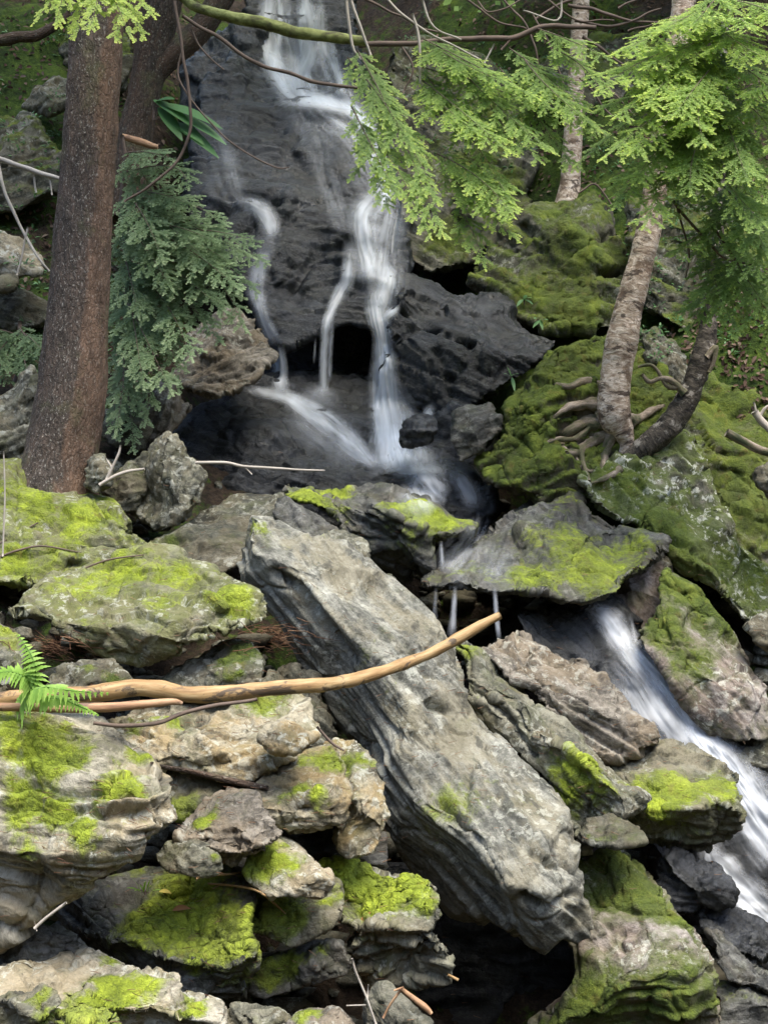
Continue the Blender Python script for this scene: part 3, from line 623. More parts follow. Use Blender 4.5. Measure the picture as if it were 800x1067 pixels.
rock('boulder', 'pale ribbed boulder against the left side of the leaning slab', 4.62,
 [(338,775,80),(365,773,90),(388,794,70),(400,822,40),(403,846,20),(394,870,6),(386,892,0),(360,894,6),(348,874,18),(350,840,30),(343,800,60)], [(375,820,18),(380,852,-3),(365,862,8)], t=60, mat='tan', a=40, L=.045, amp=.9, moss=.2, blobs=[(360,800,18,.9),(365,835,14,.8),(375,790,14,.7)], vox=2.1, cuts=[([(362,800),(358,835),(352,870)],3.5,9)])
rock('boulder', 'big sunlit boulder with moss patches at the lower left', 4.0,
 [(-150,738,90),(0,733,92),(40,741,95),(90,748,95),(116,760,85),(141,778,75),(158,792,60),(176,826,46),(192,858,36),(178,868,26),(146,889,20),(101,916,20),(58,946,24),(2,986,36),(-150,1010,40)],
 [(0,800,26),(60,812,20),(112,800,28),(150,832,10),(30,818,32),(90,852,-6),(142,858,-4),(0,872,-18),(60,884,-18),(105,892,-8),(-70,870,-10),(25,905,-10)],
 t=110, mat='pale', a=-6, L=.065, amp=.8, stra=1.4, chips=22, blk=.6, grow=4, moss=.38, up=.62, vox=2.3,
 blobs=[(45,775,34,1.1),(55,792,28,1.2),(15,760,30,.9),(30,835,32,1.1),(60,845,20,1.0),(118,820,24,.9),(80,862,16,.9),(135,826,16,.8),(20,880,24,.7),(150,795,14,.7)],
 cuts=[([(22,812),(45,828),(62,840),(90,836)],6,22),([(95,848),(125,842),(150,848)],7,20),([(75,880),(100,862),(110,850)],4,9),([(0,822),(20,818)],4,12),([(20,885),(45,900),(55,930)],5,9)])
rock('slab', 'tan flat stone with rusty stain between the boulders', 4.3, [(183,874,20),(198,852,50),(204,838,70),(230,825,85),(262,825,80),(276,842,50),(292,868,12),(276,880,2),(245,885,-4),(215,880,2),(200,893,25),(240,900,32),(280,888,28)], [(240,855,28),(255,870,8)], t=50, mat='brown', a=6, L=.04, amp=1.1, moss=.15, blobs=[(205,856,12,1.1),(218,846,10,.7)], vox=2.0, cat='rock slab')
rock('boulder', 'small grey wedge stone under the tan flat stone', 4.25, [(164,894,30),(174,881,35),(200,878,30),(218,883,20),(229,897,3),(227,910,2),(205,914,-4),(180,907,2),(168,902,16)], [(205,896,-6)], t=35, mat='grey', a=-12, L=.03, blobs=[(222,890,9,.9)], vox=2.0)
rock('boulder', 'wedge boulder half mossy and half bare beside the tan stone', 4.3, [(256,905,40),(266,885,55),(285,866,70),(307,879,60),(325,892,45),(344,909,18),(345,920,6),(329,936,4),(305,933,-4),(282,938,8),(263,920,30)], [(300,905,18),(326,915,-6),(290,921,6)], t=50, mat='pale', a=-25, L=.05, amp=.8, stra=.7, blobs=[(283,892,24,1.2),(275,905,16,1.0),(295,882,14,.9)], vox=2.0)
rock('boulder', 'flat boulder carpeted in bright moss with an undercut front', 4.25,
 [(60,920,110),(140,905,125),(200,904,115),(250,910,95),(263,935,50),(253,955,28),(263,990,10),(265,1004,4),(252,1018,24),(256,1040,42),(200,1068,64),(140,1016,64),(60,985,84)],
 [(122,968,22),(182,986,0),(242,1002,-6),(180,940,62),(225,950,48),(150,950,55)], t=90, mat='damp', a=-10, L=.06, moss=.55, up=.55, mthick=.012, blobs=[(200,940,45,1.3),(235,975,35,1.3),(170,955,40,1.2),(215,985,25,1.2),(150,950,25,.9)], vox=2.1, cuts=[([(120,968),(140,966),(150,972)],3,8)])
rock('boulder', 'mossy ledge stone between two moss carpeted boulders', 4.42, [(248,930,50),(300,924,60),(352,918,50),(360,945,16),(346,964,4),(318,980,0),(300,987,-5),(274,974,12),(257,965,20)], [(300,955,14),(330,950,8)], t=60, mat='grey', a=12, L=.05, moss=.2, blobs=[(285,945,25,1.3),(305,955,20,1.2),(290,965,16,1.0),(345,935,14,.7)], vox=2.1)
rock('boulder', 'lower mossy lip stone over the dark gap', 4.46, [(255,1015,30),(270,1003,25),(300,992,20),(330,982,15),(356,982,0),(367,998,-8),(362,1012,-4),(330,1026,3),(300,1034,8),(268,1038,18),(254,1026,28)], [(320,1004,-10)], t=55, mat='damp', a=18, L=.04, amp=1.0, moss=.2, blobs=[(280,1012,20,1.2),(305,1004,16,1.0),(265,1020,14,.9),(330,995,12,.6)], vox=2.1)
rock('boulder', 'square boulder with a bright moss cap left of the cave', 4.5,
 [(333,898,90),(360,896,100),(385,899,100),(401,903,95),(441,917,60),(460,930,28),(464,950,6),(457,966,0),(444,973,-4),(456,977,2),(469,1000,-4),(472,1024,2),(440,1030,20),(400,1036,40),(368,1012,30),(363,985,20),(374,965,8),(350,952,40),(338,930,60)],
 [(385,957,0),(420,970,-6),(400,930,48),(440,988,6),(420,1002,24),(440,945,20)], t=80, mat='grey', a=8, L=.055, stra=1.4, moss=.35, up=.6, blobs=[(380,915,32,1.3),(415,935,30,1.3),(390,945,22,1.2),(350,910,20,1.0),(440,950,16,.9)], vox=2.1, mthick=.014, cuts=[([(380,975),(410,982),(450,978)],4,12),([(375,990),(395,975)],3,8)])
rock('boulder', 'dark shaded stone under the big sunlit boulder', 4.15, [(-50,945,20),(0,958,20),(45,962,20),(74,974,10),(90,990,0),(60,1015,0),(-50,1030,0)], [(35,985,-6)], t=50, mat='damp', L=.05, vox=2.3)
rock('boulder', 'low boulder with moss streaks in the lower left corner', 3.85,
 [(-70,1012,80),(0,1000,82),(60,991,90),(90,987,92),(130,998,80),(152,1012,60),(181,1018,50),(186,1035,28),(229,1046,16),(233,1067,4),(232,1120,30),(-70,1120,30)], [(80,1022,26),(150,1042,14),(120,1062,-6),(40,1012,50),(192,1062,-6),(0,1050,10)], t=70, mat='pale', a=8, L=.06, amp=.9, blk=.7, moss=.35, up=.6,
 blobs=[(120,1035,28,1.2),(90,1045,24,1.1),(150,1025,22,.9),(205,1055,18,1.2),(110,1000,20,.7)], vox=2.1, cuts=[([(70,1012),(90,1025),(125,1020)],4,12),([(60,1030),(70,1050)],5,14),([(115,1055),(140,1045),(165,1038)],3,8)])
rock('slab', 'thin tilted slab with mossy edge in the bottom left corner', 3.65, [(-40,1052,20),(0,1040,25),(40,1026,30),(53,1032,18),(62,1046,2),(46,1062,-3),(30,1069,2),(20,1095,10),(-40,1095,10)], [(20,1046,-3)], t=30, mat='grey', a=25, L=.03, moss=.3, blobs=[(40,1035,12,.8),(45,1062,14,.9)], vox=2, cat='rock slab')
rock('boulder', 'bright moss hump at the bottom edge in front of the low boulder', 3.6, [(36,1078,10),(60,1061,25),(86,1055,30),(112,1060,20),(128,1076,8),(112,1110),(46,1110)], [(86,1070,-4)], t=30, mat='grey', L=.04, moss=.9, up=.3, blobs=[(85,1065,30,1.2)], vox=2, mthick=.014)
rock('boulder', 'grey flaky stone at the bottom between mossy boulders', 4.0, [(234,1068,20),(242,1048,30),(262,1050,25),(290,1052,25),(304,1062,10),(300,1110,5),(236,1110,5)], [(266,1068,-4)], t=40, mat='grey', a=-30, L=.035, stra=1.5, vox=2)
rock('boulder', 'tan stone with a moss band at the bottom edge', 3.95, [(292,1072,15),(305,1056,25),(330,1050,25),(352,1049,20),(366,1062,8),(372,1078,0),(360,1115,0),(296,1115,5)], [(330,1068,-4)], t=40, mat='brown', a=4, L=.04, blobs=[(325,1062,14,1.0)], vox=2)
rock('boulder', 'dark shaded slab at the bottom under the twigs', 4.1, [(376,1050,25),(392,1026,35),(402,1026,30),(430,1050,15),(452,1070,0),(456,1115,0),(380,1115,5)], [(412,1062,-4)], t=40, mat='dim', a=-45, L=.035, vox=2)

rock('boulder', 'low grey boulder in the gap under the lumpy tan boulder', 4.62, [(150,812,40),(185,800,50),(240,806,45),(275,815,30),(285,845,10),(262,862,0),(215,862,0),(170,850,5),(152,832,15)], [(215,830,5)], t=50, mat='grey', a=-6, L=.04, moss=.3, blobs=[(190,840,16,.9)], vox=2.2)
rock('boulder', 'dark grey boulder filling the gap left of the leaning slab', 5.3, [(262,715,40),(300,690,60),(335,705,50),(350,760,30),(345,800,10),(310,790,0),(280,760,5)], [(315,745,5)], t=60, mat='dim', a=-45, L=.05, vox=2.4)
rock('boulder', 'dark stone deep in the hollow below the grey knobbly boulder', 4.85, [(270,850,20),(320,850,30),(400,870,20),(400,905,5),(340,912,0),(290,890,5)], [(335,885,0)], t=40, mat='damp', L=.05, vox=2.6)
# ------------------------------------------------------------------ tubes, trunks, sprays of needles
def catmull(P, n):
    P = np.asarray(P, float)
    Q = np.vstack([2 * P[0] - P[1], P, 2 * P[-1] - P[-2]])
    seg = np.linalg.norm(np.diff(P[:, :3], axis=0), axis=1); cum = np.concatenate([[0], np.cumsum(seg)])
    u = np.linspace(0, cum[-1], n)
    k = np.clip(np.searchsorted(cum, u, side='right') - 1, 0, len(P) - 2)
    t = ((u - cum[k]) / np.maximum(seg[k], 1e-9))[:, None]
    p0, p1, p2, p3 = Q[k], Q[k + 1], Q[k + 2], Q[k + 3]
    return .5 * (2 * p1 + (p2 - p0) * t + (2 * p0 - 5 * p1 + 4 * p2 - p3) * t ** 2 + (3 * p1 - p0 - 3 * p2 + p3) * t ** 3)

class Acc:
    def __init__(s): s.V = []; s.Q = []; s.A = []; s.B = []; s.n = 0
    def add(s, V, Q, bed=None, a=None):
        s.V.append(V); s.Q.append(Q + s.n); s.n += len(V)
        s.B.append(V if bed is None else bed); s.A.append(np.zeros(len(V)) if a is None else a)
    def build(s, name, mat, parent=None, **kw):
        return mesh_obj(name, np.vstack(s.V), np.vstack(s.Q), mat, parent, attrs={'bed': ('FLOAT_VECTOR', np.vstack(s.B)), 'tip': ('FLOAT', np.concatenate(s.A))}, **kw)

def tube(acc, pts, ns=8, step=.02, wob=0.0, knob=0.0, seed=0., caps=True, fn=None):
    """pts: rows of x, y, z, radius"""
    pts = np.asarray(pts, float)
    L = np.linalg.norm(np.diff(pts[:, :3], axis=0), axis=1).sum()
    n = max(3, int(L / step) + 1)
    C = catmull(pts, n)
    c, r = C[:, :3], np.maximum(C[:, 3], 1e-4)
    if wob: c = c + wob * np.stack([fbm(c * 3 + seed, 2), fbm(c * 3 + 40 + seed, 2), fbm(c * 3 + 80 + seed, 2)], 1)
    tg = np.gradient(c, axis=0); tg /= np.linalg.norm(tg, axis=1)[:, None] + 1e-9
    ref = np.array([0, 1, 0.]) if abs(tg[:, 1]).mean() < .8 else np.array([1., 0, 0])
    a = np.cross(tg, ref); a /= np.linalg.norm(a, axis=1)[:, None] + 1e-9
    b = np.cross(tg, a)
    th = np.linspace(0, 2 * np.pi, ns, endpoint=False)
    dirs = a[:, None] * np.cos(th)[None, :, None] + b[:, None] * np.sin(th)[None, :, None]
    ll = np.concatenate([[0], np.cumsum(np.linalg.norm(np.diff(c, axis=0), axis=1))])
    bed = np.stack([np.cos(th)[None] * r[:, None], np.sin(th)[None] * r[:, None], np.repeat(ll[:, None], ns, 1)], 2)
    rr = np.repeat(r[:, None], ns, 1)
    if knob: rr = rr * (1 + knob * fbm(bed.reshape(-1, 3) * 14 + seed, 3).reshape(n, ns))
    if fn is not None: rr = rr + fn(bed.reshape(-1, 3), ll, th).reshape(n, ns)
    V = (c[:, None] + dirs * rr[:, :, None]).reshape(-1, 3)
    i = np.arange(n - 1)[:, None] * ns; j = np.arange(ns)[None]; j2 = (j + 1) % ns
    Q = np.stack([i + j, i + j2, i + ns + j2, i + ns + j], 2).reshape(-1, 4)
    V = np.vstack([V, c[:1], c[-1:]]); o0 = n * ns
    k = np.arange(ns); k2 = (k + 1) % ns
    Q = np.vstack([Q, np.stack([k2, k, np.full(ns, o0), np.full(ns, o0)], 1)[:, [0, 1, 2, 2]] * 0 + np.stack([k2, k, np.full(ns, o0), k2], 1)[:, [0, 1, 2, 0]] * 0 + np.stack([k2, k, np.full(ns, o0), np.full(ns, o0)], 1)]) if False else Q
    capq = []
    for q in range(0, ns - 1, 2):
        capq.append([q, (q + 1) % ns, (q + 2) % ns, o0]); m_ = (n - 1) * ns
        capq.append([m_ + (q + 2) % ns, m_ + (q + 1) % ns, m_ + q, o0 + 1])
    Q = np.vstack([Q, np.array(capq)])
    acc.add(V, Q, np.vstack([bed.reshape(-1, 3), bed[0, :1], bed[-1, :1]]) + seed)

def pxpath(rows, Y0=None):
    """rows of px, py, width_px[, Y] to x, y, z, radius"""
    out = []
    for r in rows:
        Y = r[3] if len(r) > 3 else Y0
        out.append([*at(r[0], r[1], Y), r[2] * .5 * Y / F])
    return out

def unit(v): return v / (np.linalg.norm(v) + 1e-9)

def needles(acc, b0, b1, up, rg, nl=.013, nw=.0032, gap=.0042, tip0=.2, tip1=.9):
    d = b1 - b0; L = np.linalg.norm(d)
    if L < .006: return
    d = d / L
    sd = unit(np.cross(d, up))
    n = max(2, int(L / gap))
    t = (np.arange(n) + rg.random(n) * .6) / n
    base = b0 + d * (t * L)[:, None]
    for sgn in (-1, 1):
        ang = .55 + .5 * (1 - t) + rg.normal(size=n) * .14
        nd = d * np.cos(ang)[:, None] + sd * (sgn * np.sin(ang))[:, None] + up * (rg.normal(size=n) * .22 + .04)[:, None]
        ln = nl * (.75 + .4 * rg.random(n)) * (1 - .35 * t)
        wv = np.cross(nd, up); wv /= np.linalg.norm(wv, axis=1)[:, None] + 1e-9
        wv = wv * (nw * (.8 + .4 * rg.random(n)))[:, None]
        mid = base + nd * (ln * .55)[:, None]
        V = np.stack([base, mid + wv, base + nd * ln[:, None], mid - wv], 1).reshape(-1, 3)
        Q = np.arange(4 * n).reshape(-1, 4)
        a = np.clip(tip0 + (tip1 - tip0) * t ** 1.6 + rg.normal(size=n) * .08, 0, 1)
        acc.add(V, Q, None, np.repeat(a, 4))

def frond(leaf, wood, P0, P1, W, rg, up=None, sag=.12, tip=(.15, .95), gap=.0046, every=.024, nl=.0145, nw=.0040, rad=.004):
    """a flat drooping hemlock spray: stem, side twigs, side twiglets, needles"""
    P0 = np.asarray(P0, float); P1 = np.asarray(P1, float)
    d = P1 - P0; L = np.linalg.norm(d)
    up = np.array([0, -.45, .9]) if up is None else np.asarray(up, float)
    up = unit(up - unit(d) * up.dot(unit(d)))
    T = np.linspace(0, 1, 9)
    lat = unit(np.cross(d, up)) * (rg.normal() * .10 * L)
    ax = P0 + d * T[:, None] + lat * (T * (1 - T) * 2)[:, None] + np.array([0, 0, -1]) * (sag * L * T ** 2)[:, None] + np.array([0, 0, 1]) * (sag * .6 * L * T)[:, None]
    tube(wood, np.concatenate([ax, (rad * (1.05 - T))[:, None]], 1), 4, .04)
    n = max(5, int(L / every))
    for k in range(n):
        if rg.random() < .10: continue
        t = (k + .5 + rg.normal() * .4) / n
        t = min(max(t, .02), .995)
        f = t * 8; i0 = min(int(f), 7)
        p = ax[i0] + (ax[i0 + 1] - ax[i0]) * (f - i0)
        tg = unit(ax[i0 + 1] - ax[i0])
        sd = unit(np.cross(tg, up))
        sg = 1 if k % 2 else -1
        ln = W * (min(1, .35 + 2.2 * t) * (1 - t) ** .75 + .14) * rg.uniform(.5, 1.5)
        ang = rg.uniform(.5, 1.1)
        td = unit(tg * math.cos(ang) + sd * sg * math.sin(ang) + up * rg.normal() * .10)
        q = p + td * ln + np.array([0, 0, -1]) * ln * rg.uniform(.10, .35)
        tp0, tp1 = tip[0] + (tip[1] - tip[0]) * t * .35, tip[0] + (tip[1] - tip[0]) * rg.uniform(.55, 1.0)
        needles(leaf, p, q, up, rg, nl, nw, gap, tp0, tp1)
        if ln > .05:
            m = int(ln / .02)
            td2 = unit(q - p); s2 = unit(np.cross(td2, up))
            for j in range(1, m):
                u = j / m
                l2 = ln * .42 * (1 - u) * rg.uniform(.6, 1.1) + .012
                d2 = unit(td2 * .72 + s2 * (1 if j % 2 else -1) * .68 - np.array([0, 0, 1]) * rg.uniform(.05, .3))
                b = p + (q - p) * u
                needles(leaf, b, b + d2 * l2, up, rg, nl, nw, gap, tp0, tp1)
    needles(leaf, ax[-2], ax[-1] + d / L * .02, up, rg, nl, nw, gap, tip[0], tip[1])

def clumps(leaf, centres, R, n, size, rg, tip=(.1, .6)):
    """outer crown foliage high in the tree: small leafy sprigs of many faces"""
    for c, r in zip(centres, R):
        p = rg.normal(size=(n, 3)); p /= np.linalg.norm(p, axis=1)[:, None]
        p = c + p * (r * rg.random(n) ** .5)[:, None] * np.array([1, 1, .35])
        d = p - c; d[:, 2] = -.25 * np.abs(d[:, 0]); d /= np.linalg.norm(d, axis=1)[:, None] + 1e-6
        u = np.cross(d, rg.normal(size=(n, 3))); u /= np.linalg.norm(u, axis=1)[:, None] + 1e-6
        l = size * rg.uniform(.6, 1.3, n)[:, None]
        V = np.stack([p, p + d * l * .5 + u * l * .28, p + d * l, p + d * l * .5 - u * l * .28], 1).reshape(-1, 3)
        leaf.add(V, np.arange(4 * n).reshape(-1, 4), None, np.repeat(np.clip(rg.uniform(tip[0], tip[1], n), 0, 1), 4))

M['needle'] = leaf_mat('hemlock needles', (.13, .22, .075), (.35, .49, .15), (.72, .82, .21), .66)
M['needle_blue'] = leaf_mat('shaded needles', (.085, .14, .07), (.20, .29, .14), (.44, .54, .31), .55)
M['twig'] = simple('twig bark', [(.3, (.05, .035, .025)), (.6, (.14, .10, .075))], (1, 1, .3), 30)
M['twig_pale'] = simple('pale dead wood', [(.3, (.22, .19, .15)), (.6, (.45, .41, .35))], (1, 1, .2), 40)
M['mossbark'] = simple('mossy bark', [(.36, (.05, .045, .02)), (.5, (.16, .18, .05)), (.64, (.33, .36, .13))], (1, 1, .5), 24, bump=.8)
M['fern'] = leaf_mat('fern', (.10, .22, .03), (.21, .38, .05), (.34, .52, .10), .4, .5)
M['leaf'] = leaf_mat('broad leaf', (.04, .11, .035), (.09, .20, .07), (.16, .30, .12), .35, .45)

def bark_hemlock(name, dark, mid, red, grey, strip=0):
    t = NT(name)
    b = t.attr('bed', 'Vector')
    bw = t.n('ShaderNodeVectorMath', {0: b, 1: t.vmul(t.noise(b, 22, 4, .7, col=True), (.03, .03, .10))}, operation='ADD').outputs[0]
    v = t.n('ShaderNodeTexVoronoi', {'Vector': t.vmul(bw, (62, 62, 20)), 'Scale': 1.0, 'Randomness': 1.0}, feature='DISTANCE_TO_EDGE').outputs['Distance']
    n = t.noise(t.vmul(b, (9, 9, 3)), 3.0, 6, .7, .3)
    fine = t.noise(t.vmul(b, (60, 60, 22)), 2.2, 4, .7)
    col = t.ramp(n, [(.30, dark), (.50, mid), (.70, red)])
    big = t.ramp(t.noise(t.vmul(b, (7, 7, .8), (.3, .1, 0)), 1.0, 3), [(.50, 0.0), (.66, 1.0)])
    col = t.mix(t.math('MULTIPLY', big, .75), col, red)
    col = t.mix(t.ramp(v, [(.0, .38), (.3, 0.0)]), col, tuple(c * .35 for c in dark))
    fl = t.ramp(t.noise(t.vmul(b, (110, 110, 60)), 1.0, 3, .75), [(.58, 0.0), (.64, 1.0)])
    col = t.mix(t.math('MULTIPLY', fl, .6), col, grey)
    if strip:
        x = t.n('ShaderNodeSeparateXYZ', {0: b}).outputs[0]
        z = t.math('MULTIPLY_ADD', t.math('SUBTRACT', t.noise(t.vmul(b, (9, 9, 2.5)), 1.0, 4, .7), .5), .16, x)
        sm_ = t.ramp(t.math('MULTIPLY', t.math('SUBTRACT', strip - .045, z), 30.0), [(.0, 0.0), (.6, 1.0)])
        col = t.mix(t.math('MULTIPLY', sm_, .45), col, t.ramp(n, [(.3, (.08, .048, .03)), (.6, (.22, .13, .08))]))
    gl = t.ramp(t.noise(b, 5, 4, .65), [(.56, 0.0), (.7, .5)])
    col = t.mix(gl, col, (.10, .105, .05))
    h = t.math('ADD', t.math('MULTIPLY', t.ramp(v, [(0, 0.0), (.25, 1.0)]), .7), t.math('MULTIPLY', fine, .6))
    return t.out(t.bsdf(Base_Color=col, Roughness=.9, Specular_IOR_Level=.2, Normal=t.bump(h, .8, .007)))
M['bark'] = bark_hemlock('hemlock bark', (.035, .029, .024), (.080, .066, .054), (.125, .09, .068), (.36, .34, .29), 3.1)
M['bark_dark'] = bark_hemlock('dark bark', (.03, .026, .02), (.07, .055, .042), (.12, .075, .05), (.24, .23, .19))

def bark_birch(name, c0, c1, c2, dk, patch=(.15, .10, .065)):
    t = NT(name)
    b = t.attr('bed', 'Vector')
    n = t.noise(t.vmul(b, (14, 14, 34)), 1.2, 6, .75, 1.2)
    m = t.noise(t.vmul(b, (10, 10, 22), (5, 1, 2)), 1.0, 5, .7, .4)
    col = t.ramp(n, [(.33, c0), (.48, c1), (.62, c2)])
    col = t.mix(t.ramp(m, [(.54, 0.0), (.60, .9)]), col, dk)
    big = t.ramp(t.noise(b, 9, 5, .7), [(.53, 0.0), (.60, .8)])
    col = t.mix(big, col, patch)
    h = t.math('ADD', n, t.math('MULTIPLY', t.noise(t.vmul(b, (20, 20, 90)), 1.5, 4, .7), .6))
    return t.out(t.bsdf(Base_Color=col, Roughness=.75, Specular_IOR_Level=.25, Normal=t.bump(h, .9, .010)))
M['birch'] = bark_birch('yellow birch bark', (.17, .11, .075), (.42, .33, .245), (.72, .63, .53), (.06, .042, .032))
M['birch_dark'] = bark_birch('dark knotted bark', (.022, .020, .016), (.050, .042, .032), (.13, .11, .085), (.015, .013, .011), (.36, .33, .28))
M['root'] = simple('root bark', [(.38, (.035, .045, .015)), (.47, (.10, .09, .045)), (.55, (.19, .15, .11)), (.64, (.34, .28, .22))], (1, 1, .25), 26, bump=.8, bd=.008)

def ridges(A, fz=2.4, ft=11., seed=0.):
    def fn(bed, ll, th):
        q = bed * np.array([ft * 2.2, ft * 2.2, fz * 2])
        x = pn(q + seed); y = pn(bed * np.array([60, 60, 17.]) + seed)
        return A * (np.abs(x) * 1.2 - .3) + A * .5 * y + A * 1.2 * fbm(bed * np.array([3, 3, 1.5]) + seed, 2)
    return fn

def crown_up(tree, base, top, rg, rmax, nb, mat='needle', size=.10, per=75):
    """branches and foliage of a conifer above the frame"""
    wood, leaf = Acc(), Acc()
    cs, rs = [], []
    for k in range(nb):
        t = (k + .5) / nb
        p = base + (top - base) * t
        a = k * 2.4 + rg.random()
        l = rmax * (1.05 - .8 * t) * rg.uniform(.7, 1.1)
        e = p + np.array([math.cos(a) * l, math.sin(a) * l, -.12 * l + .1])
        tube(wood, [[*p, .03 * (1.1 - t)], [*((p + e) / 2 + [0, 0, .06 * l]), .02 * (1.1 - t)], [*e, .006]], 5, .2)
        for u in (.35, .6, .82, 1.0):
            cs.append(p + (e - p) * u + rg.normal(size=3) * .12); rs.append(.22 + .34 * l * .5)
    clumps(leaf, cs, rs, per, size, rg)
    c = leaf.build('crown', M[mat], tree)
    wood.build('limbs', M['twig'], c)

# ------------------------------------------------------------------ the trees
rg = np.random.default_rng(21)
Y = 6.42
t1 = empty('hemlock_tree', at(60, 500, Y), 'big red brown hemlock trunk standing at the left', 'tree', 'trees of the ravine')
ac = Acc()
rows = [(50,580,130),(54,540,104),(58,508,87),(62,480,76),(69,440,73),(75,400,70),(83,300,62),(90,200,57.5),(97,100,55),(101,20,54),(108,-200,50),(116,-600,44),(125,-1300,28),(130,-1900,10)]
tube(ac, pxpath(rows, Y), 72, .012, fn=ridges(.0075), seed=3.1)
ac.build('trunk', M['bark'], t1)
# bright bough that hangs in front of the trunk at the top
lf, wd = Acc(), Acc()
for (x0, y0, x1, y1, wd_, Ya, Yb) in [(100,-45,36,20,.13,5.95,5.75),(96,-40,78,34,.11,5.95,5.8),(102,-45,120,36,.11,5.95,5.75),(105,-42,150,34,.12,5.95,5.8),(98,-50,60,22,.12,5.95,5.7),(104,-40,138,36,.10,5.9,5.7),(100,-45,92,28,.10,5.9,5.66),(98,-60,50,2,.12,6.0,5.8),(104,-60,160,12,.12,6.0,5.8)]:
    frond(lf, wd, at(x0, y0, Ya), at(x1, y1, Yb), wd_, rg, tip=(.55, 1.0), sag=.1)
bo = lf.build('bough', M['needle'], t1); wd.build('twigs', M['twig'], bo)
crown_up(t1, at(106, -180, Y), at(128, -1750, Y), rg, 1.9, 22)

Y = 8.5
t2 = empty('forked_tree', at(140, 150, Y), 'dark forked trunk on the slope behind the big hemlock', 'tree', 'trees of the ravine')
ac = Acc()
tube(ac, pxpath([(130,230,60),(136,168,44),(141,140,37),(150,100,34),(160,50,36),(170,0,42),(178,-60,40),(180,-300,32),(184,-800,18)], Y), 40, .02, fn=ridges(.008, seed=9.), seed=9.)
ac.build('trunk', M['bark_dark'], t2)
ac = Acc()
tube(ac, pxpath([(152,98,16),(166,72,24),(186,53,25),(205,35,26),(222,12,26),(240,-20,25),(262,-80,24),(300,-300,18),(330,-700,8)], Y), 32, .02, fn=ridges(.006, seed=19.), seed=19.)
ac.build('limb', M['bark_dark'], t2)
crown_up(t2, at(180, -160, Y), at(184, -780, Y), rg, 2.0, 15)

Y = float(cast(634, 452)[0].y) - .03
t3 = empty('birch_tree', at(640, 470, Y), 'peeling tan birch leaning right with roots over the mound', 'tree', 'trees of the ravine')
ac = Acc()
def birchfn(bed, ll, th):
    z = bed[:, 2:3]
    return .003 * fbm(bed * np.array([24, 24, 40.]), 3) + .009 * fbm(bed * np.array([9, 9, 5.]) + 7, 2)
tube(ac, pxpath([(641,528,3,Y+.1),(642,508,8,Y),(647,484,11,Y),(653,464,15,Y),(648,449,24,Y),(641,436,34,Y),(639,414,33,Y),(643,385,32,Y),(648,350,33,Y),(657,312,30,Y),(667,275,28,Y),(677,235,26,Y),(686,170,24,Y),(697,100,24,Y),(708,25,24,Y),(716,-40,24,Y),(735,-250,20,Y),(760,-700,8,Y)]), 40, .010, fn=birchfn, seed=31.)
ac.build('trunk', M['birch'], t3)
for path in [[(641,425,30),(624,437,23),(606,441,16),(591,449,13),(583,460,11),(590,474,6)],
             [(643,440,28),(630,450,19),(613,463,13),(597,472,11),(580,469,6)],
             [(645,448,22),(634,462,13),(628,478,9),(629,496,5)],
             [(640,412,26),(624,424,18),(606,422,12),(586,428,9),(570,438,5)],
             [(643,396,24),(626,404,15),(610,398,10),(592,404,7),(576,399,4)],
             [(648,440,20),(664,438,11),(678,430,8),(694,424,5)],
             [(606,467,7),(608,484,5),(613,502,3)], [(598,474,5),(612,489,4),(627,488,3)], [(646,490,8),(631,500,6),(616,506,3)],
             [(620,440,9),(600,456,6),(575,458,5),(556,468,3)]]:
    ra = Acc(); q = []
    for k, (x, y, w) in enumerate(path):
        ys = float(cast(x, y)[0].y); rad = w * .5 * ys / F
        q.append((x, y, w, Y + .01 if k == 0 and w > 15 else min(ys, Y + .16) + rad * (.1 if k < len(path) - 1 else 1.5)))
    tube(ra, pxpath(q), 12, .010, wob=.015, knob=.5, seed=path[0][0]); ra.build('root', M['root'], t3)
crown_up(t3, at(745, -420, Y), at(760, -690, Y), rg, .9, 5, size=.08, per=60)

Y = float(cast(672, 468)[0].y) - .02
t4 = empty('curved_tree', at(690, 460, Y), 'dark curved hemlock bearing the bright boughs at the right', 'tree', 'trees of the ravine')
ac = Acc()
tube(ac, pxpath([(652,478,14),(668,468,22),(684,456,25),(700,440,26),(714,418,25),(722,400,22),(729,378,24),(736,352,20),(739,332,16),(742,308,14),(745,280,13),(748,240,12),(750,180,11),(752,100,10),(756,20,9),(764,-80,7)], Y), 28, .012, fn=lambda b, l, th: .007 * fbm(b * np.array([20, 20, 14.]), 3) + .005 * fbm(b * np.array([50, 50, 30.]), 2), seed=41.)
ac.build('trunk', M['birch_dark'], t4)
for path in [[(712,410,10),(700,398,7),(688,394,5.5),(676,398,5),(668,390,4)], [(706,404,7),(694,402,5),(684,386,4),(676,380,4),(664,382,3)], [(735,372,8),(745,362,6),(742,378,5),(738,388,4)]]:
    ra = Acc(); tube(ra, pxpath([(x, y, w, Y - .05) for x, y, w in path]), 8, .012, wob=.01, knob=.3, seed=path[0][0]); ra.build('root', M['root'], t4)
lf, wd = Acc(), Acc()
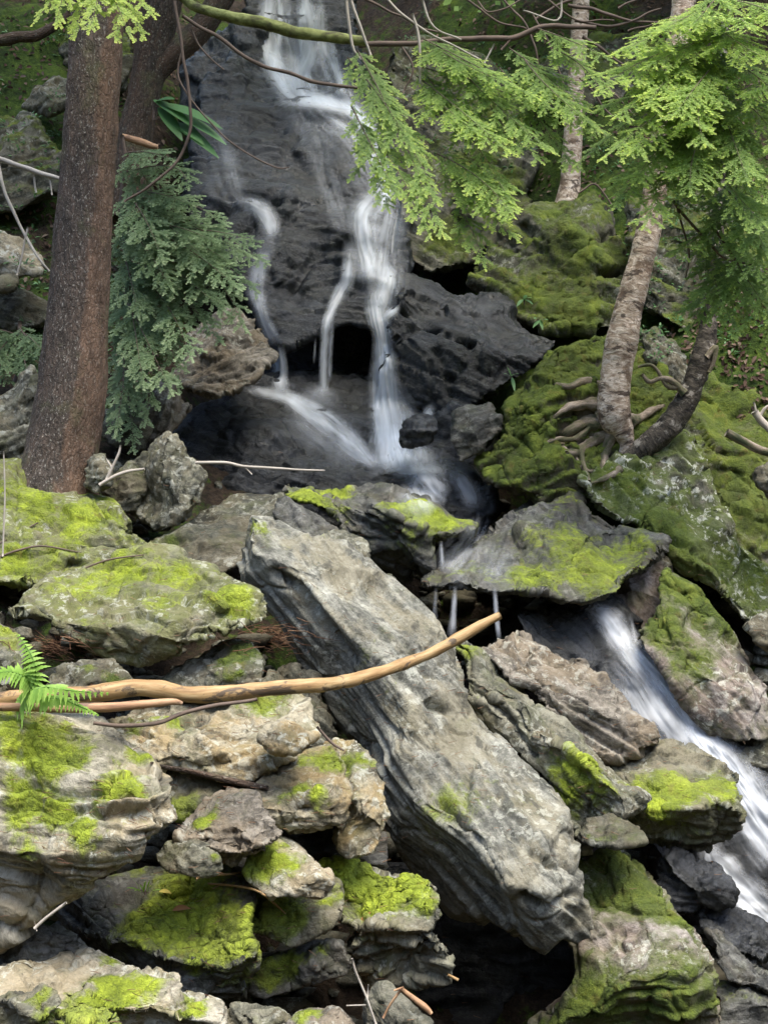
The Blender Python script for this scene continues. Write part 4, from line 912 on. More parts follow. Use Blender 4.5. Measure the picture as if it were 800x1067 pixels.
SPR = [ # x0,y0 -> x1,y1, width m, Y0, Y1, light
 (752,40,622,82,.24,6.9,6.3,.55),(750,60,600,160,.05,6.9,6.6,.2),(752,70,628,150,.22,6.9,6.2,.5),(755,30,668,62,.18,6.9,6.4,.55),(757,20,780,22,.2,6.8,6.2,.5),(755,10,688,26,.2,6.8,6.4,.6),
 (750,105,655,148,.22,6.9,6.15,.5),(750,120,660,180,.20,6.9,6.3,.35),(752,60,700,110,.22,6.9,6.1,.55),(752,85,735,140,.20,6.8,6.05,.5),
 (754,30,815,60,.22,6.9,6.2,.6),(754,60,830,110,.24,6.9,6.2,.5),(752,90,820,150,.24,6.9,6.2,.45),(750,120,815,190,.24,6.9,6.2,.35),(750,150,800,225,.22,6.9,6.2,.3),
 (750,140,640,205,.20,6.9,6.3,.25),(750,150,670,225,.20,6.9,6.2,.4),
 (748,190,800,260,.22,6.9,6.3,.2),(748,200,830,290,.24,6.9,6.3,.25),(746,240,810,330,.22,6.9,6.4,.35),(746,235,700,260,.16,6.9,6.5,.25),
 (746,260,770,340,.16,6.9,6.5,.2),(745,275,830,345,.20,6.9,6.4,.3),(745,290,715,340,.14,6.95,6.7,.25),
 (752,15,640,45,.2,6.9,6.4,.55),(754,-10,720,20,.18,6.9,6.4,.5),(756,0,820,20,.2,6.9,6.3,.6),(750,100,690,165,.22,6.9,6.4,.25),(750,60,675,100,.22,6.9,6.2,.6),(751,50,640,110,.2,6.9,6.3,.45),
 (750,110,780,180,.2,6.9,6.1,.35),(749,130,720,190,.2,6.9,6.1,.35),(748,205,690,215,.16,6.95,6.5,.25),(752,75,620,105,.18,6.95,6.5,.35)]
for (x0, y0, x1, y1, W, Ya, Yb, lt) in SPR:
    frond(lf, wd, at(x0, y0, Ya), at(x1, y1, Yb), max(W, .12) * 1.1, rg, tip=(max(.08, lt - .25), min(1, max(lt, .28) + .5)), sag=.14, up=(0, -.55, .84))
cr = lf.build('boughs', M['needle'], t4); wd.build('twigs', M['twig'], cr)
ac = Acc()
for path in [[(742,235,3.2),(760,262,2.6),(780,290,2),(800,300,1.4)],[(702,208,3.4),(716,228,3),(740,256,3),(756,270,2.6),(785,276,2)],[(706,213,2.8),(712,240,2.2),(716,265,2),(713,290,1.6)]]:
    tube(ac, pxpath([(x, y, w, 6.7) for x, y, w in path]), 6, .03, wob=.012)
ac.build('bare_twigs', M['twig'], t4)

Y = float(cast(592, 200)[0].y) - .02
t5 = empty('slender_tree', at(594, 200, Y), 'slender tan trunk on the dark slope at the upper right', 'tree', 'trees of the ravine')
ac = Acc(); tube(ac, pxpath([(590,240,34),(591,212,27),(594,190,21),(596,150,20),(600,80,18),(605,0,17),(612,-200,14),(618,-600,6)], Y), 28, .02, fn=ridges(.004, seed=5.), seed=51.)
ac.build('trunk', M['birch'], t5)
crown_up(t5, at(608, -120, Y), at(618, -590, Y), rg, 2.0, 14)
for (x, yb, Yt, w, lb) in [(455,-8,11.9,20,'straight dark trunk on the slope above the right of the falls'),(768,70,10.2,24,'dark trunk in shade at the top right corner'),(20,10,10.6,24,'dim trunk at the top left corner of the slope')]:
    tt = empty('forest_tree', at(x, yb + 40, Yt), lb, 'tree', 'trees of the ravine')
    ac = Acc(); tube(ac, pxpath([(x - 4, yb + 90, w * 1.8), (x - 3, yb + 44, w * 1.3), (x, yb, w), (x + 5, yb - 150, w * .9), (x + 9, yb - 500, w * .5)], Yt), 20, .04, fn=ridges(.006, seed=x * .1), seed=x * .13)
    ac.build('trunk', M['bark_dark'], tt)
    crown_up(tt, at(x + 4, yb - 120, Yt), at(x + 9, yb - 480, Yt), rg, 2.2, 13)

# hemlock bough hanging across the falls from the upper right
b1 = empty('hemlock_bough', at(400, 45, 7.6), 'pale green hemlock bough hanging over the right of the falls', 'branch')
lf, wd = Acc(), Acc()
for (x0, y0, x1, y1, W, Ya, Yb, lt) in [
 (372,52,462,235,.16,7.5,6.9,.55),(380,100,455,205,.12,7.4,6.95,.5),(362,60,430,150,.12,7.5,7.1,.45),(378,130,448,240,.13,7.3,6.9,.6),(366,110,415,200,.10,7.3,7.0,.45),(372,140,405,215,.10,7.3,7.0,.35),
 (440,40,560,95,.18,7.7,7.1,.55),(450,45,540,85,.14,7.7,7.1,.5),(435,80,530,150,.17,7.6,6.9,.6),(440,90,500,135,.16,7.6,7.0,.55),(445,80,535,205,.10,7.6,7.0,.35),(440,70,585,110,.16,7.7,7.1,.5),(470,60,575,150,.15,7.6,7.0,.45),
 (455,160,535,220,.14,7.3,6.8,.6),(460,175,540,245,.12,7.3,6.9,.55),(470,190,530,225,.12,7.3,6.8,.5),(470,205,505,275,.10,7.3,6.9,.5),(480,165,530,205,.12,7.3,6.9,.4),
 (530,50,610,110,.16,7.6,7.2,.45),(520,70,600,170,.15,7.6,7.1,.35),(545,60,625,130,.14,7.5,7.0,.5),(560,30,640,60,.12,7.5,7.1,.5),(540,90,640,145,.14,7.4,7.0,.4),(510,110,565,165,.15,7.4,7.0,.45),(575,50,628,95,.12,7.5,7.0,.5)]:
    frond(lf, wd, at(x0, y0, Ya), at(x1, y1, Yb), W * 1.35, rg, tip=(max(0, lt - .35), min(1, lt + .45)), sag=.10, up=(.1, -.6, .8))
f_ = lf.build('foliage', M['needle'], b1); wd.build('twigs', M['twig'], f_)
ac = Acc()
for path in [[(362,-5,4),(365,25,3.4),(368,52,3),(376,62,2)],[(366,-5,3.6),(378,30,3),(386,58,2.4)],[(430,15,3.2),(438,45,3),(437,80,2.6),(440,110,2)],[(440,0,3),(452,28,2.4),(482,42,2)],[(400,-5,3),(425,20,2.8),(450,36,2.4),(500,60,1.8)],[(515,45,2),(505,65,1.6)],[(585,-5,2.4),(580,20,2),(545,12,1.6)]]:
    tube(ac, pxpath([(x, y, w, 7.55) for x, y, w in path]), 6, .03, wob=.015)
ac.build('dead_twigs', M['twig_pale'], b1)

# saplings with drooping blue green foliage
def sapling(name, label, bx, by, tx, ty, Y, sprays, seed, mat='needle_blue', tipr=(.1, .75)):
    r_ = np.random.default_rng(seed)
    t = empty(name, at(bx, by, Y), label, 'young tree', 'trees of the ravine')
    ac = Acc(); tube(ac, pxpath([(bx, by, 12), ((bx * 2 + tx) / 3 + 5, (by * 2 + ty) / 3, 9), (tx, ty, 4)], Y), 10, .03, wob=.02, knob=.2, seed=seed); ac.build('stem', M['twig'], t)
    lf, wd = Acc(), Acc()
    for (x0, y0, x1, y1, W, dy) in sprays:
        lt = r_.uniform(0, .25)
        frond(lf, wd, at(x0, y0, Y), at(x1, y1, Y + dy), W, r_, tip=(tipr[0] + lt, tipr[1] + lt), sag=.22, nl=.015, nw=.0042, gap=.0055, every=.024, up=(0, -.7, .7))
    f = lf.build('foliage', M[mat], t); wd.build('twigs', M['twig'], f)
sp = []
for (x0, y0, x1, y1, W) in [(140,205,235,225,.18),(140,200,200,205,.18),(140,215,265,255,.2),(150,225,278,262,.18),(140,235,250,285,.2),(150,250,268,290,.18),(140,255,235,310,.2),(160,250,255,330,.18),(140,270,215,330,.2),(140,285,200,360,.2),(150,290,232,345,.16),(140,300,170,360,.2),(135,310,150,390,.18),(130,330,150,430,.16),(130,310,180,395,.18),(125,340,120,440,.16),
   (130,180,195,185,.16),(130,160,180,160,.16),(135,160,165,205,.18),(130,200,170,260,.2),(130,230,180,290,.2),(125,250,145,320,.2),(125,280,125,360,.18),(150,215,215,260,.2),(160,235,225,240,.18),(170,250,240,262,.18),(150,330,192,372,.14),(125,380,140,460,.12),(120,400,125,450,.12),(160,300,186,395,.14),(140,200,160,240,.2),(180,240,272,240,.14)]:
    sp.append((x0, y0, x1, y1, W, -rg.uniform(.1, .6)))
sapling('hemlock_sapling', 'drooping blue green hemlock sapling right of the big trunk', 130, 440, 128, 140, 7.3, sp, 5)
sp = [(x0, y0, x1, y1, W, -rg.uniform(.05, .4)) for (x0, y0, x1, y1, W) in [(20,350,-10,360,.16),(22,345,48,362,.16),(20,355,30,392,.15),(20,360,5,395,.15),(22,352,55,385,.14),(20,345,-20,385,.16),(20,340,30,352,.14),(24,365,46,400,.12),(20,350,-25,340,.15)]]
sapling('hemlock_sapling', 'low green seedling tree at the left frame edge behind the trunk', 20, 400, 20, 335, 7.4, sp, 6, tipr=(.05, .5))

# ------------------------------------------------------------------ water: long silky strands laid on the rock they run down
def water_mat():
    t = NT('white water')
    a = t.attr('tip')
    d = t.bsdf(Base_Color=(.86, .90, .94), Roughness=.35, Specular_IOR_Level=.4)
    tr = t.n('ShaderNodeBsdfTranslucent', {'Color': (.86, .90, .94, 1)}).outputs[0]
    s = t.n('ShaderNodeMixShader', {0: .4, 1: d, 2: tr}).outputs[0]
    tp = t.n('ShaderNodeBsdfTransparent').outputs[0]
    return t.out(t.n('ShaderNodeMixShader', {0: a, 1: tp, 2: s}).outputs[0])
M['water'] = water_mat()

def strand(acc, path, seed, dens=.8, lift=.018, edge=1.0, streak=1.0, fall=True, on='bed', wide=1.55, Yfix=None):
    P = np.array([(x, y, w) for x, y, w in path], float)
    seg = np.linalg.norm(np.diff(P[:, :2], axis=0), axis=1).sum()
    n = max(6, int(seg / 2.2)); C = catmull(np.concatenate([P[:, :2], P[:, 2:3] * 0, P[:, 2:3]], 1), n)
    x, y, w = C[:, 0], C[:, 1], np.maximum(C[:, 3] * wide, 2.2)
    L = np.concatenate([[0], np.cumsum(np.hypot(np.diff(x), np.diff(y)))])
    m = int(max(7, w.max() / 1.8)); u = np.linspace(-1, 1, m)
    tg = np.stack([np.gradient(x), np.gradient(y)], 1); tg /= np.linalg.norm(tg, axis=1)[:, None] + 1e-9
    nx_, ny_ = -tg[:, 1], tg[:, 0]
    PX = x[:, None] + nx_[:, None] * u * w[:, None] * .5; PY = y[:, None] + ny_[:, None] * u * w[:, None] * .5
    D = np.full((n, m), np.nan)
    for i in range(n):
        for j in range(m):
            h = cast(PX[i, j], PY[i, j], BED if on == 'bed' else None)
            if h is not None: D[i, j] = h[0].y
    if Yfix is not None: D[:] = Yfix
    D = np.where(np.isnan(D), np.nanmedian(D), D)
    if fall: D = np.minimum.accumulate(D, axis=0)
    ker = np.ones(7) / 7
    for j in range(m): D[:, j] = np.convolve(np.pad(D[:, j], 3, mode='edge'), ker, 'valid')
    for i in range(n): D[i] = np.convolve(np.pad(D[i], 1, mode='edge'), np.ones(3) / 3, 'valid')
    if fall: D = np.minimum.accumulate(D, axis=0)
    q = np.stack([(PX - x[:, None]) * .42 + seed, np.repeat((L * .013)[:, None], m, 1) + seed, np.full((n, m), seed)], 2).reshape(-1, 3)
    st = fbm(q, 4, gain=.6).reshape(n, m)
    q2 = np.stack([(PX - x[:, None]) * .10 + seed, np.repeat((L * .035)[:, None], m, 1) + seed, np.full((n, m), seed + 9)], 2).reshape(-1, 3)
    st2 = fbm(q2, 3).reshape(n, m)
    un = np.abs(u)[None] * (1 + .35 * fbm(np.stack([np.repeat((L * .045)[:, None], m, 1).ravel() + seed, np.repeat(np.sign(u)[None] * 5, n, 0).ravel(), np.full(n * m, seed)], 1), 3).reshape(n, m))
    prof = np.exp(-2.6 * un ** 2) * np.clip(1 - np.abs(u) ** 6, 0, 1)[None]
    al = dens * prof * np.clip(.92 + streak * (.75 * st + .55 * st2), .06, 1.25)
    e = np.minimum(1, np.minimum(L / min(36.0, .3 * L[-1]), (L[-1] - L) / 14.0)); al = np.clip(al * e[:, None], 0, .97)
    th = .010 * np.sqrt(np.clip(1 - u ** 2, 0, 1))[None] * (w / 14.0)[:, None]
    bul = .012 * st
    VV = []
    for sgn in (-1, 1):
        X = np.zeros((n, m, 3)); DD = D - lift + sgn * th + bul * (sgn < 0)
        X[..., 0] = (PX - 400) / F * DD; X[..., 1] = DD; X[..., 2] = CAMZ - (PY - 533.5) / F * DD
        VV.append(X.reshape(-1, 3))
    i = (np.arange(n - 1)[:, None] * m + np.arange(m - 1)[None]).ravel()
    Q = np.stack([i, i + 1, i + m + 1, i + m], 1)
    acc.add(VV[0], Q, None, al.ravel())
    acc.add(VV[1], Q[:, ::-1], None, al.ravel() * .35)

def water(name, label, strands):
    ac = Acc()
    for k, (path, dens, kw) in enumerate(strands): strand(ac, path, 3.7 * k + len(path) * 1.3, dens, **kw)
    return ac.build(name, M['water'], None, label=label, kind='structure')

water('waterfall', 'white lacy water spreading over the top of the cliff', [
 ([(283,-20,15),(279,30,18),(283,60,20),(293,85,17),(312,103,17),(345,108,15),(372,118,15),(388,145,13),(398,178,12),(402,204,12)], .70, {}),
 ([(312,-20,12),(322,25,18),(322,55,20),(312,80,18),(318,100,17),(345,106,13),(372,120,12),(390,150,10)], .55, {}),
 ([(335,-10,8),(333,30,14),(345,70,18),(356,95,18),(374,116,18)], .42, {'streak': 1.4}),
 ([(300,-20,10),(298,30,14),(304,60,16),(300,90,14),(310,104,10)], .30, {'streak': 1.4}),
 ([(290,-20,5),(292,30,6),(287,70,7),(296,98,7)], .6, {}), ([(322,-20,5),(314,30,6),(318,70,6),(330,100,8)], .6, {}), ([(345,40,5),(352,75,7),(360,105,8)], .4, {}),
 ([(268,48,8),(284,62,13),(296,76,13),(310,92,13)], .65, {}),
 ([(285,106,6),(320,106,9),(356,102,9)], .22, {'fall': False}),
 ([(334,115,5),(352,128,7),(368,140,7),(384,162,8),(394,184,7)], .55, {}),
 ([(303,0,46),(310,50,66),(328,95,70),(350,118,50)], .16, {'streak': 1.6}),
 ([(322,104,40),(346,124,44),(368,150,40),(388,186,34),(398,212,28)], .20, {'streak': 1.9}), ([(300,100,22),(312,125,26),(330,160,24),(345,200,22),(360,245,20)], .12, {'streak': 2.0}),
 ([(372,110,24),(388,140,24),(402,180,22),(400,215,20)], .22, {'streak': 1.6}),
 ([(400,190,12),(402,205,14),(396,222,14)], .6, {}),
 ([(228,110,10),(234,150,16),(244,185,16),(250,208,14)], .12, {'streak': 2.0})])
water('waterfall', 'main white strand of the waterfall at the centre', [
 ([(398,195,18),(386,212,24),(379,226,26),(380,250,24),(386,272,26),(388,292,26)], .66, {}),
 ([(410,196,20),(408,220,28),(402,250,34),(398,290,40),(396,306,34)], .38, {'streak': 1.4}),
 ([(388,292,16),(391,312,20),(394,330,18),(398,350,15),(400,372,19),(400,395,23),(402,420,26),(406,450,30),(411,488,40)], .97, {'streak': .5}),
 ([(402,274,8),(404,290,16),(400,310,20),(396,328,16)], .8, {}),
 ([(416,318,6),(408,326,10),(396,334,14)], .7, {}),
 ([(407,405,16),(418,425,22),(428,450,18)], .35, {}), ([(410,440,18),(414,465,30),(420,490,60)], .95, {}),
 ([(450,422,6),(446,432,10),(444,446,8)], .5, {}), ([(434,464,16),(437,478,26),(440,491,36)], .8, {}),
 ([(396,385,7),(393,430,8),(404,488,14)], .6, {})])
water('waterfall', 'thin middle strand falling past the dark hollow', [
 ([(366,250,14),(362,290,12),(355,305,12),(346,322,10),(340,340,9),(338,365,8),(337,400,8),(336,412,16)], .6, {}),
 ([(347,335,3),(345,360,3.5),(343,400,4)], .55, {}), ([(329,352,2),(327,380,2.5)], .25, {}), ([(337,400,20),(335,412,34),(334,425,40)], .25, {})])
water('waterfall', 'left white strand bending onto the sloping shelf', [
 ([(245,208,8),(265,214,16),(279,228,18),(285,250,14)], .5, {}), ([(222,160,30),(238,200,40),(262,232,36)], .078, {'streak': 1.6}),
 ([(285,245,16),(272,275,16),(267,300,15),(272,325,13),(280,345,14),(288,362,13)], .38, {}),
 ([(288,360,11),(291,378,12),(292,398,13),(294,412,16)], .92, {'streak': .5}),
 ([(252,404,6),(272,409,9),(292,412,13),(308,420,13),(328,436,12),(350,454,12),(372,472,12),(392,486,12)], .85, {'fall': False}),
 ([(292,410,10),(315,418,10),(340,432,10),(362,450,10),(384,474,10),(396,486,9)], .55, {'fall': False}),
 ([(296,418,26),(325,438,44),(355,462,40),(384,484,22)], .26, {'fall': False})])
water('stream', 'thin white water sliding over the round lip below the falls', [
 ([(395,487,10),(420,489,14),(445,489,12),(466,491,10)], .6, {'fall': False, 'on': 'all'}),
 ([(430,490,40),(440,500,52),(452,515,50),(462,524,40)], .5, {'streak': 1.8, 'on': 'all'}),
 ([(430,510,8),(446,516,14),(466,522,16)], .55, {'fall': False, 'on': 'all'}),
 ([(472,488,12),(480,500,16),(490,515,18),(500,532,16)], .5, {'on': 'all'}),
 ([(505,535,14),(498,555,24),(482,580,34),(462,600,30)], .22, {'streak': 2.0, 'on': 'all'}), ([(525,560,20),(515,590,30),(510,610,30)], .16, {'streak': 2.0, 'on': 'all'})])
water('stream', 'thin drips hanging from the lip of the layered ledge', [
 ([(459,563,3),(460,580,4),(461,596,4)], .5, {'Yfix': 6.37}), ([(454,612,3),(453,640,4),(454,660,8)], .3, {'Yfix': 6.37}), ([(474,610,4),(472,640,5),(470,665,8)], .5, {'Yfix': 6.37}), ([(515,611,4),(517,640,4),(520,668,4)], .65, {'Yfix': 6.37})])
water('stream', 'broad white cascade rushing down to the lower right', [
 ([(612,630,12),(632,645,22),(646,664,26),(656,680,26)], .8, {'fall': False}),
 ([(655,640,3),(661,660,4),(665,678,6)], .5, {'fall': False}),
 ([(640,655,24),(668,690,34),(690,714,34),(712,742,40),(734,772,46),(752,796,52),(775,830,62),(795,860,70),(820,890,80)], .82, {'fall': False, 'streak': .55, 'wide': 1.15}),
 ([(655,676,14),(680,704,14),(706,736,14),(730,768,18),(748,790,24)], .85, {'fall': False, 'streak': .5}),
 ([(640,680,40),(662,708,70),(684,742,90),(708,772,70),(722,780,40)], .40, {'fall': False, 'streak': .9, 'wide': 1.2}),
 ([(742,778,10),(756,776,12),(770,776,8)], .5, {'fall': False}),
 ([(742,872,20),(740,892,34),(752,912,50),(775,938,50),(800,960,46),(830,985,40)], .85, {'fall': False, 'streak': .5, 'wide': 1.2}),
 ([(765,862,4),(790,874,6),(820,880,8)], .5, {'fall': False}), ([(790,985,16),(805,998,20),(830,1010,20)], .5, {'fall': False})])
# ------------------------------------------------------------------ branches, twigs, ferns, leaves
def onrock(px, py, lift=.01):
    h = cast(px, py)
    if h is None: return at(px, py, 6.0)
    d = unit(np.array(h[0]) - CAMP)
    return np.array(h[0]) - d * lift

def laid(path, lift_px=.4, back=0.0, smoothn=3):
    """a stick lying over the rocks: each point sits just off the surface it crosses"""
    out = []
    for x, y, w in path:
        p = onrock(x, y, 0)
        out.append([x, y, w, p[1]])
    out = np.array(out)
    Yd = out[:, 3].copy()
    for _ in range(smoothn): Yd[1:-1] = np.minimum(Yd[1:-1], (Yd[:-2] + Yd[2:]) / 2 * .5 + Yd[1:-1] * .5)
    return pxpath([(x, y, w, max(1.0, yy - (w * .5 + 2) * yy / F)) for (x, y, w, _), yy in zip(out, Yd)])

def stick_mat(name, stops, dk):
    t = NT(name)
    b = t.attr('bed', 'Vector')
    n = t.noise(t.vmul(b, (30, 30, 4)), 2.0, 5, .65)
    col = t.ramp(n, [(.32, stops[0]), (.5, stops[1]), (.66, stops[2])])
    band = t.ramp(t.noise(t.vmul(b, (16, 16, 8)), 1.0, 6, .7, .8), [(.55, 0.0), (.60, 1.0)])
    col = t.mix(t.math('MULTIPLY', band, .85), col, dk)
    fine = t.noise(t.vmul(b, (160, 160, 20)), 1.0, 3)
    return t.out(t.bsdf(Base_Color=col, Roughness=.7, Normal=t.bump(fine, .5, .003)))
M['stick'] = stick_mat('peeled stick', ((.19, .105, .036), (.31, .195, .080), (.41, .295, .145)), (.05, .036, .026))
M['stick2'] = stick_mat('weathered stick', ((.18, .09, .045), (.32, .18, .09), (.42, .28, .16)), (.10, .06, .04))

ac = Acc()
Ys = [4.30,4.30,4.32,4.33,4.34,4.36,4.40,4.46,4.54,4.66,4.76,4.86]
tube(ac, pxpath([(x, y, w, yy) for (x, y, w), yy in zip([(-40,735,15),(20,727,15),(60,724,17),(100,723,18),(150,717,18.5),(200,724,17),(245,721,17),(300,716,15.5),(350,712,14.5),(400,699,12.5),(450,680,11.5),(520,641,10)], Ys)]), 18, .012, knob=.16, fn=lambda b, l, th: .005 * fbm(b * np.array([8, 8, 5.]) + 3, 3), seed=3.)
ac.build('fallen_branch', M['stick'], label='long peeled tan branch lying across the leaning slab', cat='branch')
ac = Acc()
tube(ac, pxpath([(-30,736,9,4.2),(30,737,9,4.2),(60,738,10,4.2),(110,737,10,4.22),(150,734,9,4.24),(180,731,7,4.26),(190,733,4,4.27)]), 12, .012, knob=.15, seed=8.)
ac.build('fallen_branch', M['stick2'], label='short split reddish stick beneath the long tan branch', cat='branch')
ac = Acc(); tube(ac, pxpath([(100,752,4,4.2),(130,757,4.5,4.22),(165,755,4.5,4.25),(190,744,4.5,4.28),(225,735,4.2,4.3),(268,728,3.5,4.33)]), 8, .012, wob=.01, knob=.2, seed=12.)
ac.build('dead_twig', M['twig'], label='thin dark crooked twig just below the long branch', cat='twig')
ac = Acc(); tube(ac, laid([(158,795,3),(170,799,5),(200,804,6),(230,811,7),(262,818,7),(279,821,5)]), 8, .012, knob=.15, seed=14.)
ac.build('dead_twig', M['bark_dark'], label='grey brown stick wedged under the lumpy tan boulder', cat='twig')
def twig(name, mat, label, paths, Y=None, cat='twig', ns=6, wob=.006):
    main = None
    for k, p in enumerate(paths):
        ac = Acc()
        rows = pxpath([(x, y, w, Y) for x, y, w in p]) if Y else laid(p)
        tube(ac, rows, ns, .015, wob=wob, knob=.15, seed=p[0][0] * .1)
        if main is None: main = ac.build(name, M[mat], label=label, cat=cat, group='dead twigs and branches')
        else: ac.build('twig_piece', M[mat], main)  # further pieces, some of them separate twigs, added as children
    return main
twig('dead_twig', 'twig_pale', 'bare white forked twig beside the stump shaped rock', [[(103,505,4),(120,496,4),(135,491,3.6),(151,489,3)],[(112,500,3.6),(117,488,3.2),(124,472,2.8),(126,463,2)],[(117,488,2.6),(110,478,2)]], 6.05)
twig('dead_twig', 'twig_pale', 'long straight white twig against the wet black shelf', [[(204,483,3.6),(235,483,3.2),(255,487,3),(300,489,2.4),(338,490,1.6)],[(255,487,1.6),(262,494,1.2)]], 6.3)
twig('dead_twig', 'twig_pale', 'thin upright pale twig on the mossy boulder at left', [[(4,580,2),(5,540,2),(6,500,1.6),(5,470,1.2)]], 5.2)
twig('dead_twig', 'twig', 'thin brown twig lying over the mossy boulder at left', [[(0,580,2.5),(20,573,2.5),(45,569,2),(85,575,1.4)],[(0,565,2),(40,545,1.6)],[(90,592,2),(115,583,2),(150,578,1.4)]])
twig('dead_twig', 'stick', 'curved straw coloured twig on the bright moss', [[(218,920,2),(240,922,2.6),(258,925,2.6),(275,932,2.4),(290,944,2),(297,951,1.4)],[(222,926,1.4),(235,918,1.2)],[(205,914,2.4),(235,911,2.4),(250,909,2)]])
twig('dead_twig', 'twig_pale', 'thin hanging white twig at the bottom by the cave', [[(367,998,2.4),(371,1012,2.4),(378,1028,2.4),(383,1040,2.4),(392,1066,2.4)],[(383,1040,2),(384,1026,1.4)],[(380,1046,1.8),(360,1047,1.4)]], 3.9)
twig('dead_twig', 'stick2', 'broken red brown stick end above the bottom edge', [[(418,1031,5),(430,1040,6),(442,1049,7),(449,1056,4)],[(400,1060,2.4),(408,1045,2.6),(418,1031,3)],[(410,1033,2),(420,1030,3)]], 3.95)
twig('dead_twig', 'twig', 'short twig leaning between the pale ribbed boulder and the slab', [[(330,757,3),(345,774,3),(358,782,2)]], 4.4)
twig('dead_twig', 'stick', 'small orange stub sticking out of the square boulder', [[(466,1015,3),(477,1020,3.4)]], 4.3)
twig('dead_twig', 'twig_pale', 'thin straw leaning under the big sunlit boulder', [[(70,940,3),(50,955,3),(37,967,3.4)],[(37,960,1.4),(40,970,1.4)]], 3.95)
twig('mossy_branch', 'mossbark', 'mossy yellow green branch spanning the top of the falls', [[(185,-10,9),(210,8,10),(245,17,12),(275,23,13),(310,33,13),(345,41,12),(380,44,10)]], 7.9, 'branch', 12, .03)
twig('dead_branch', 'twig', 'brown horizontal branch behind the hanging hemlock bough', [[(375,46,6),(430,44,6),(480,42,6),(530,40,6),(565,32,6),(620,30,5)],[(530,40,3),(520,52,2)]], 8.0, 'branch', 8, .03)
twig('dead_branch', 'twig', 'thin dark arching branch drooping in front of the falls', [[(190,14,4),(230,40,4),(255,57,4),(290,74,4),(330,86,4),(372,91,3)],[(200,30,2.4),(212,50,2),(235,72,1.4)]], 7.2, 'branch', 6, .02)
twig('dead_branch', 'twig', 'long dark bare branch hanging beside the sapling', [[(180,0,3.6),(188,35,3.4),(194,70,3.4),(197,110,3.4),(194,140,3.2),(180,170,3),(155,196,2.8),(128,212,2.4)],[(190,50,2),(187,80,2),(205,110,1.8),(240,145,1.8),(285,172,1.6),(302,174,1.2)]], 6.9, 'branch', 6, .02)
twig('dead_branch', 'twig_pale', 'grey bare limb on the slope at the left edge', [[(-10,162,5),(20,174,5),(45,183,5),(66,190,4)],[(-2,166,3.6),(10,200,3.4),(22,235,3.2),(35,260,3),(52,280,2)],[(36,182,2.4),(38,200,2)],[(30,235,2.2),(24,260,2.2),(18,285,2)],[(50,185,2),(52,205,1.6)]], 7.5, 'branch', 8, .03)
twig('dead_branch', 'bark_dark', 'dark fallen limb near the top left corner', [[(-10,42,12),(15,39,12),(40,36,11),(60,26,9),(72,12,7)]], 8.8, 'branch', 12, .03)
twig('dead_branch', 'stick2', 'broken orange ended stub on the slope right of the trunk', [[(128,143,7),(145,148,7.5),(158,152,6.5),(165,153,5)]], 7.7, 'branch', 10, .01)
twig('dead_branch', 'root', 'curved grey root on the mossy bank at right', [[(758,450,9),(775,458,9),(790,466,9),(812,478,8)]], 7.05, 'branch', 12, .02)
twig('dead_branch', 'twig_pale', 'forked grey dead branch at the right edge of the bank', [[(785,428,8),(793,440,8),(806,452,9)],[(788,434,4),(795,425,3),(806,420,2)],[(786,430,3),(783,418,2)]], 7.3, 'branch', 10, .02)
twig('dead_branch', 'twig', 'tangle of dead brown twigs at the top right', [[(590,5,4),(620,12,4),(650,20,3),(690,25,2)],[(600,20,3),(640,25,3),(690,10,2)],[(560,20,3),(600,0,3),(640,-5,2)],[(605,35,4),(630,55,3),(655,75,2)],[(610,70,2.5),(640,100,2.2),(660,120,1.8)],[(600,85,2),(630,115,2),(650,128,1.4)],[(640,10,2.4),(670,-5,2)],[(655,30,2),(700,22,1.6)]], 8.3, 'branch', 6, .04)
twig('dead_branch', 'twig', 'web of thin dead twigs along the top centre of the slope', [[(380,-5,3),(410,15,2.6),(470,38,2)],[(480,-5,2.4),(520,20,2.2),(560,35,2)],[(520,-5,2.2),(545,30,2.2),(560,70,2),(600,100,1.6)],[(500,0,2),(510,15,2),(530,10,1.6),(545,-5,1.4)],[(555,10,2),(580,60,2),(585,110,1.6)],[(600,205,2),(625,190,2),(640,215,1.6)],[(560,-5,2),(600,20,2),(640,20,1.6)],[(415,40,2),(430,70,2),(420,95,1.6)]], 8.2, 'branch', 6, .04)

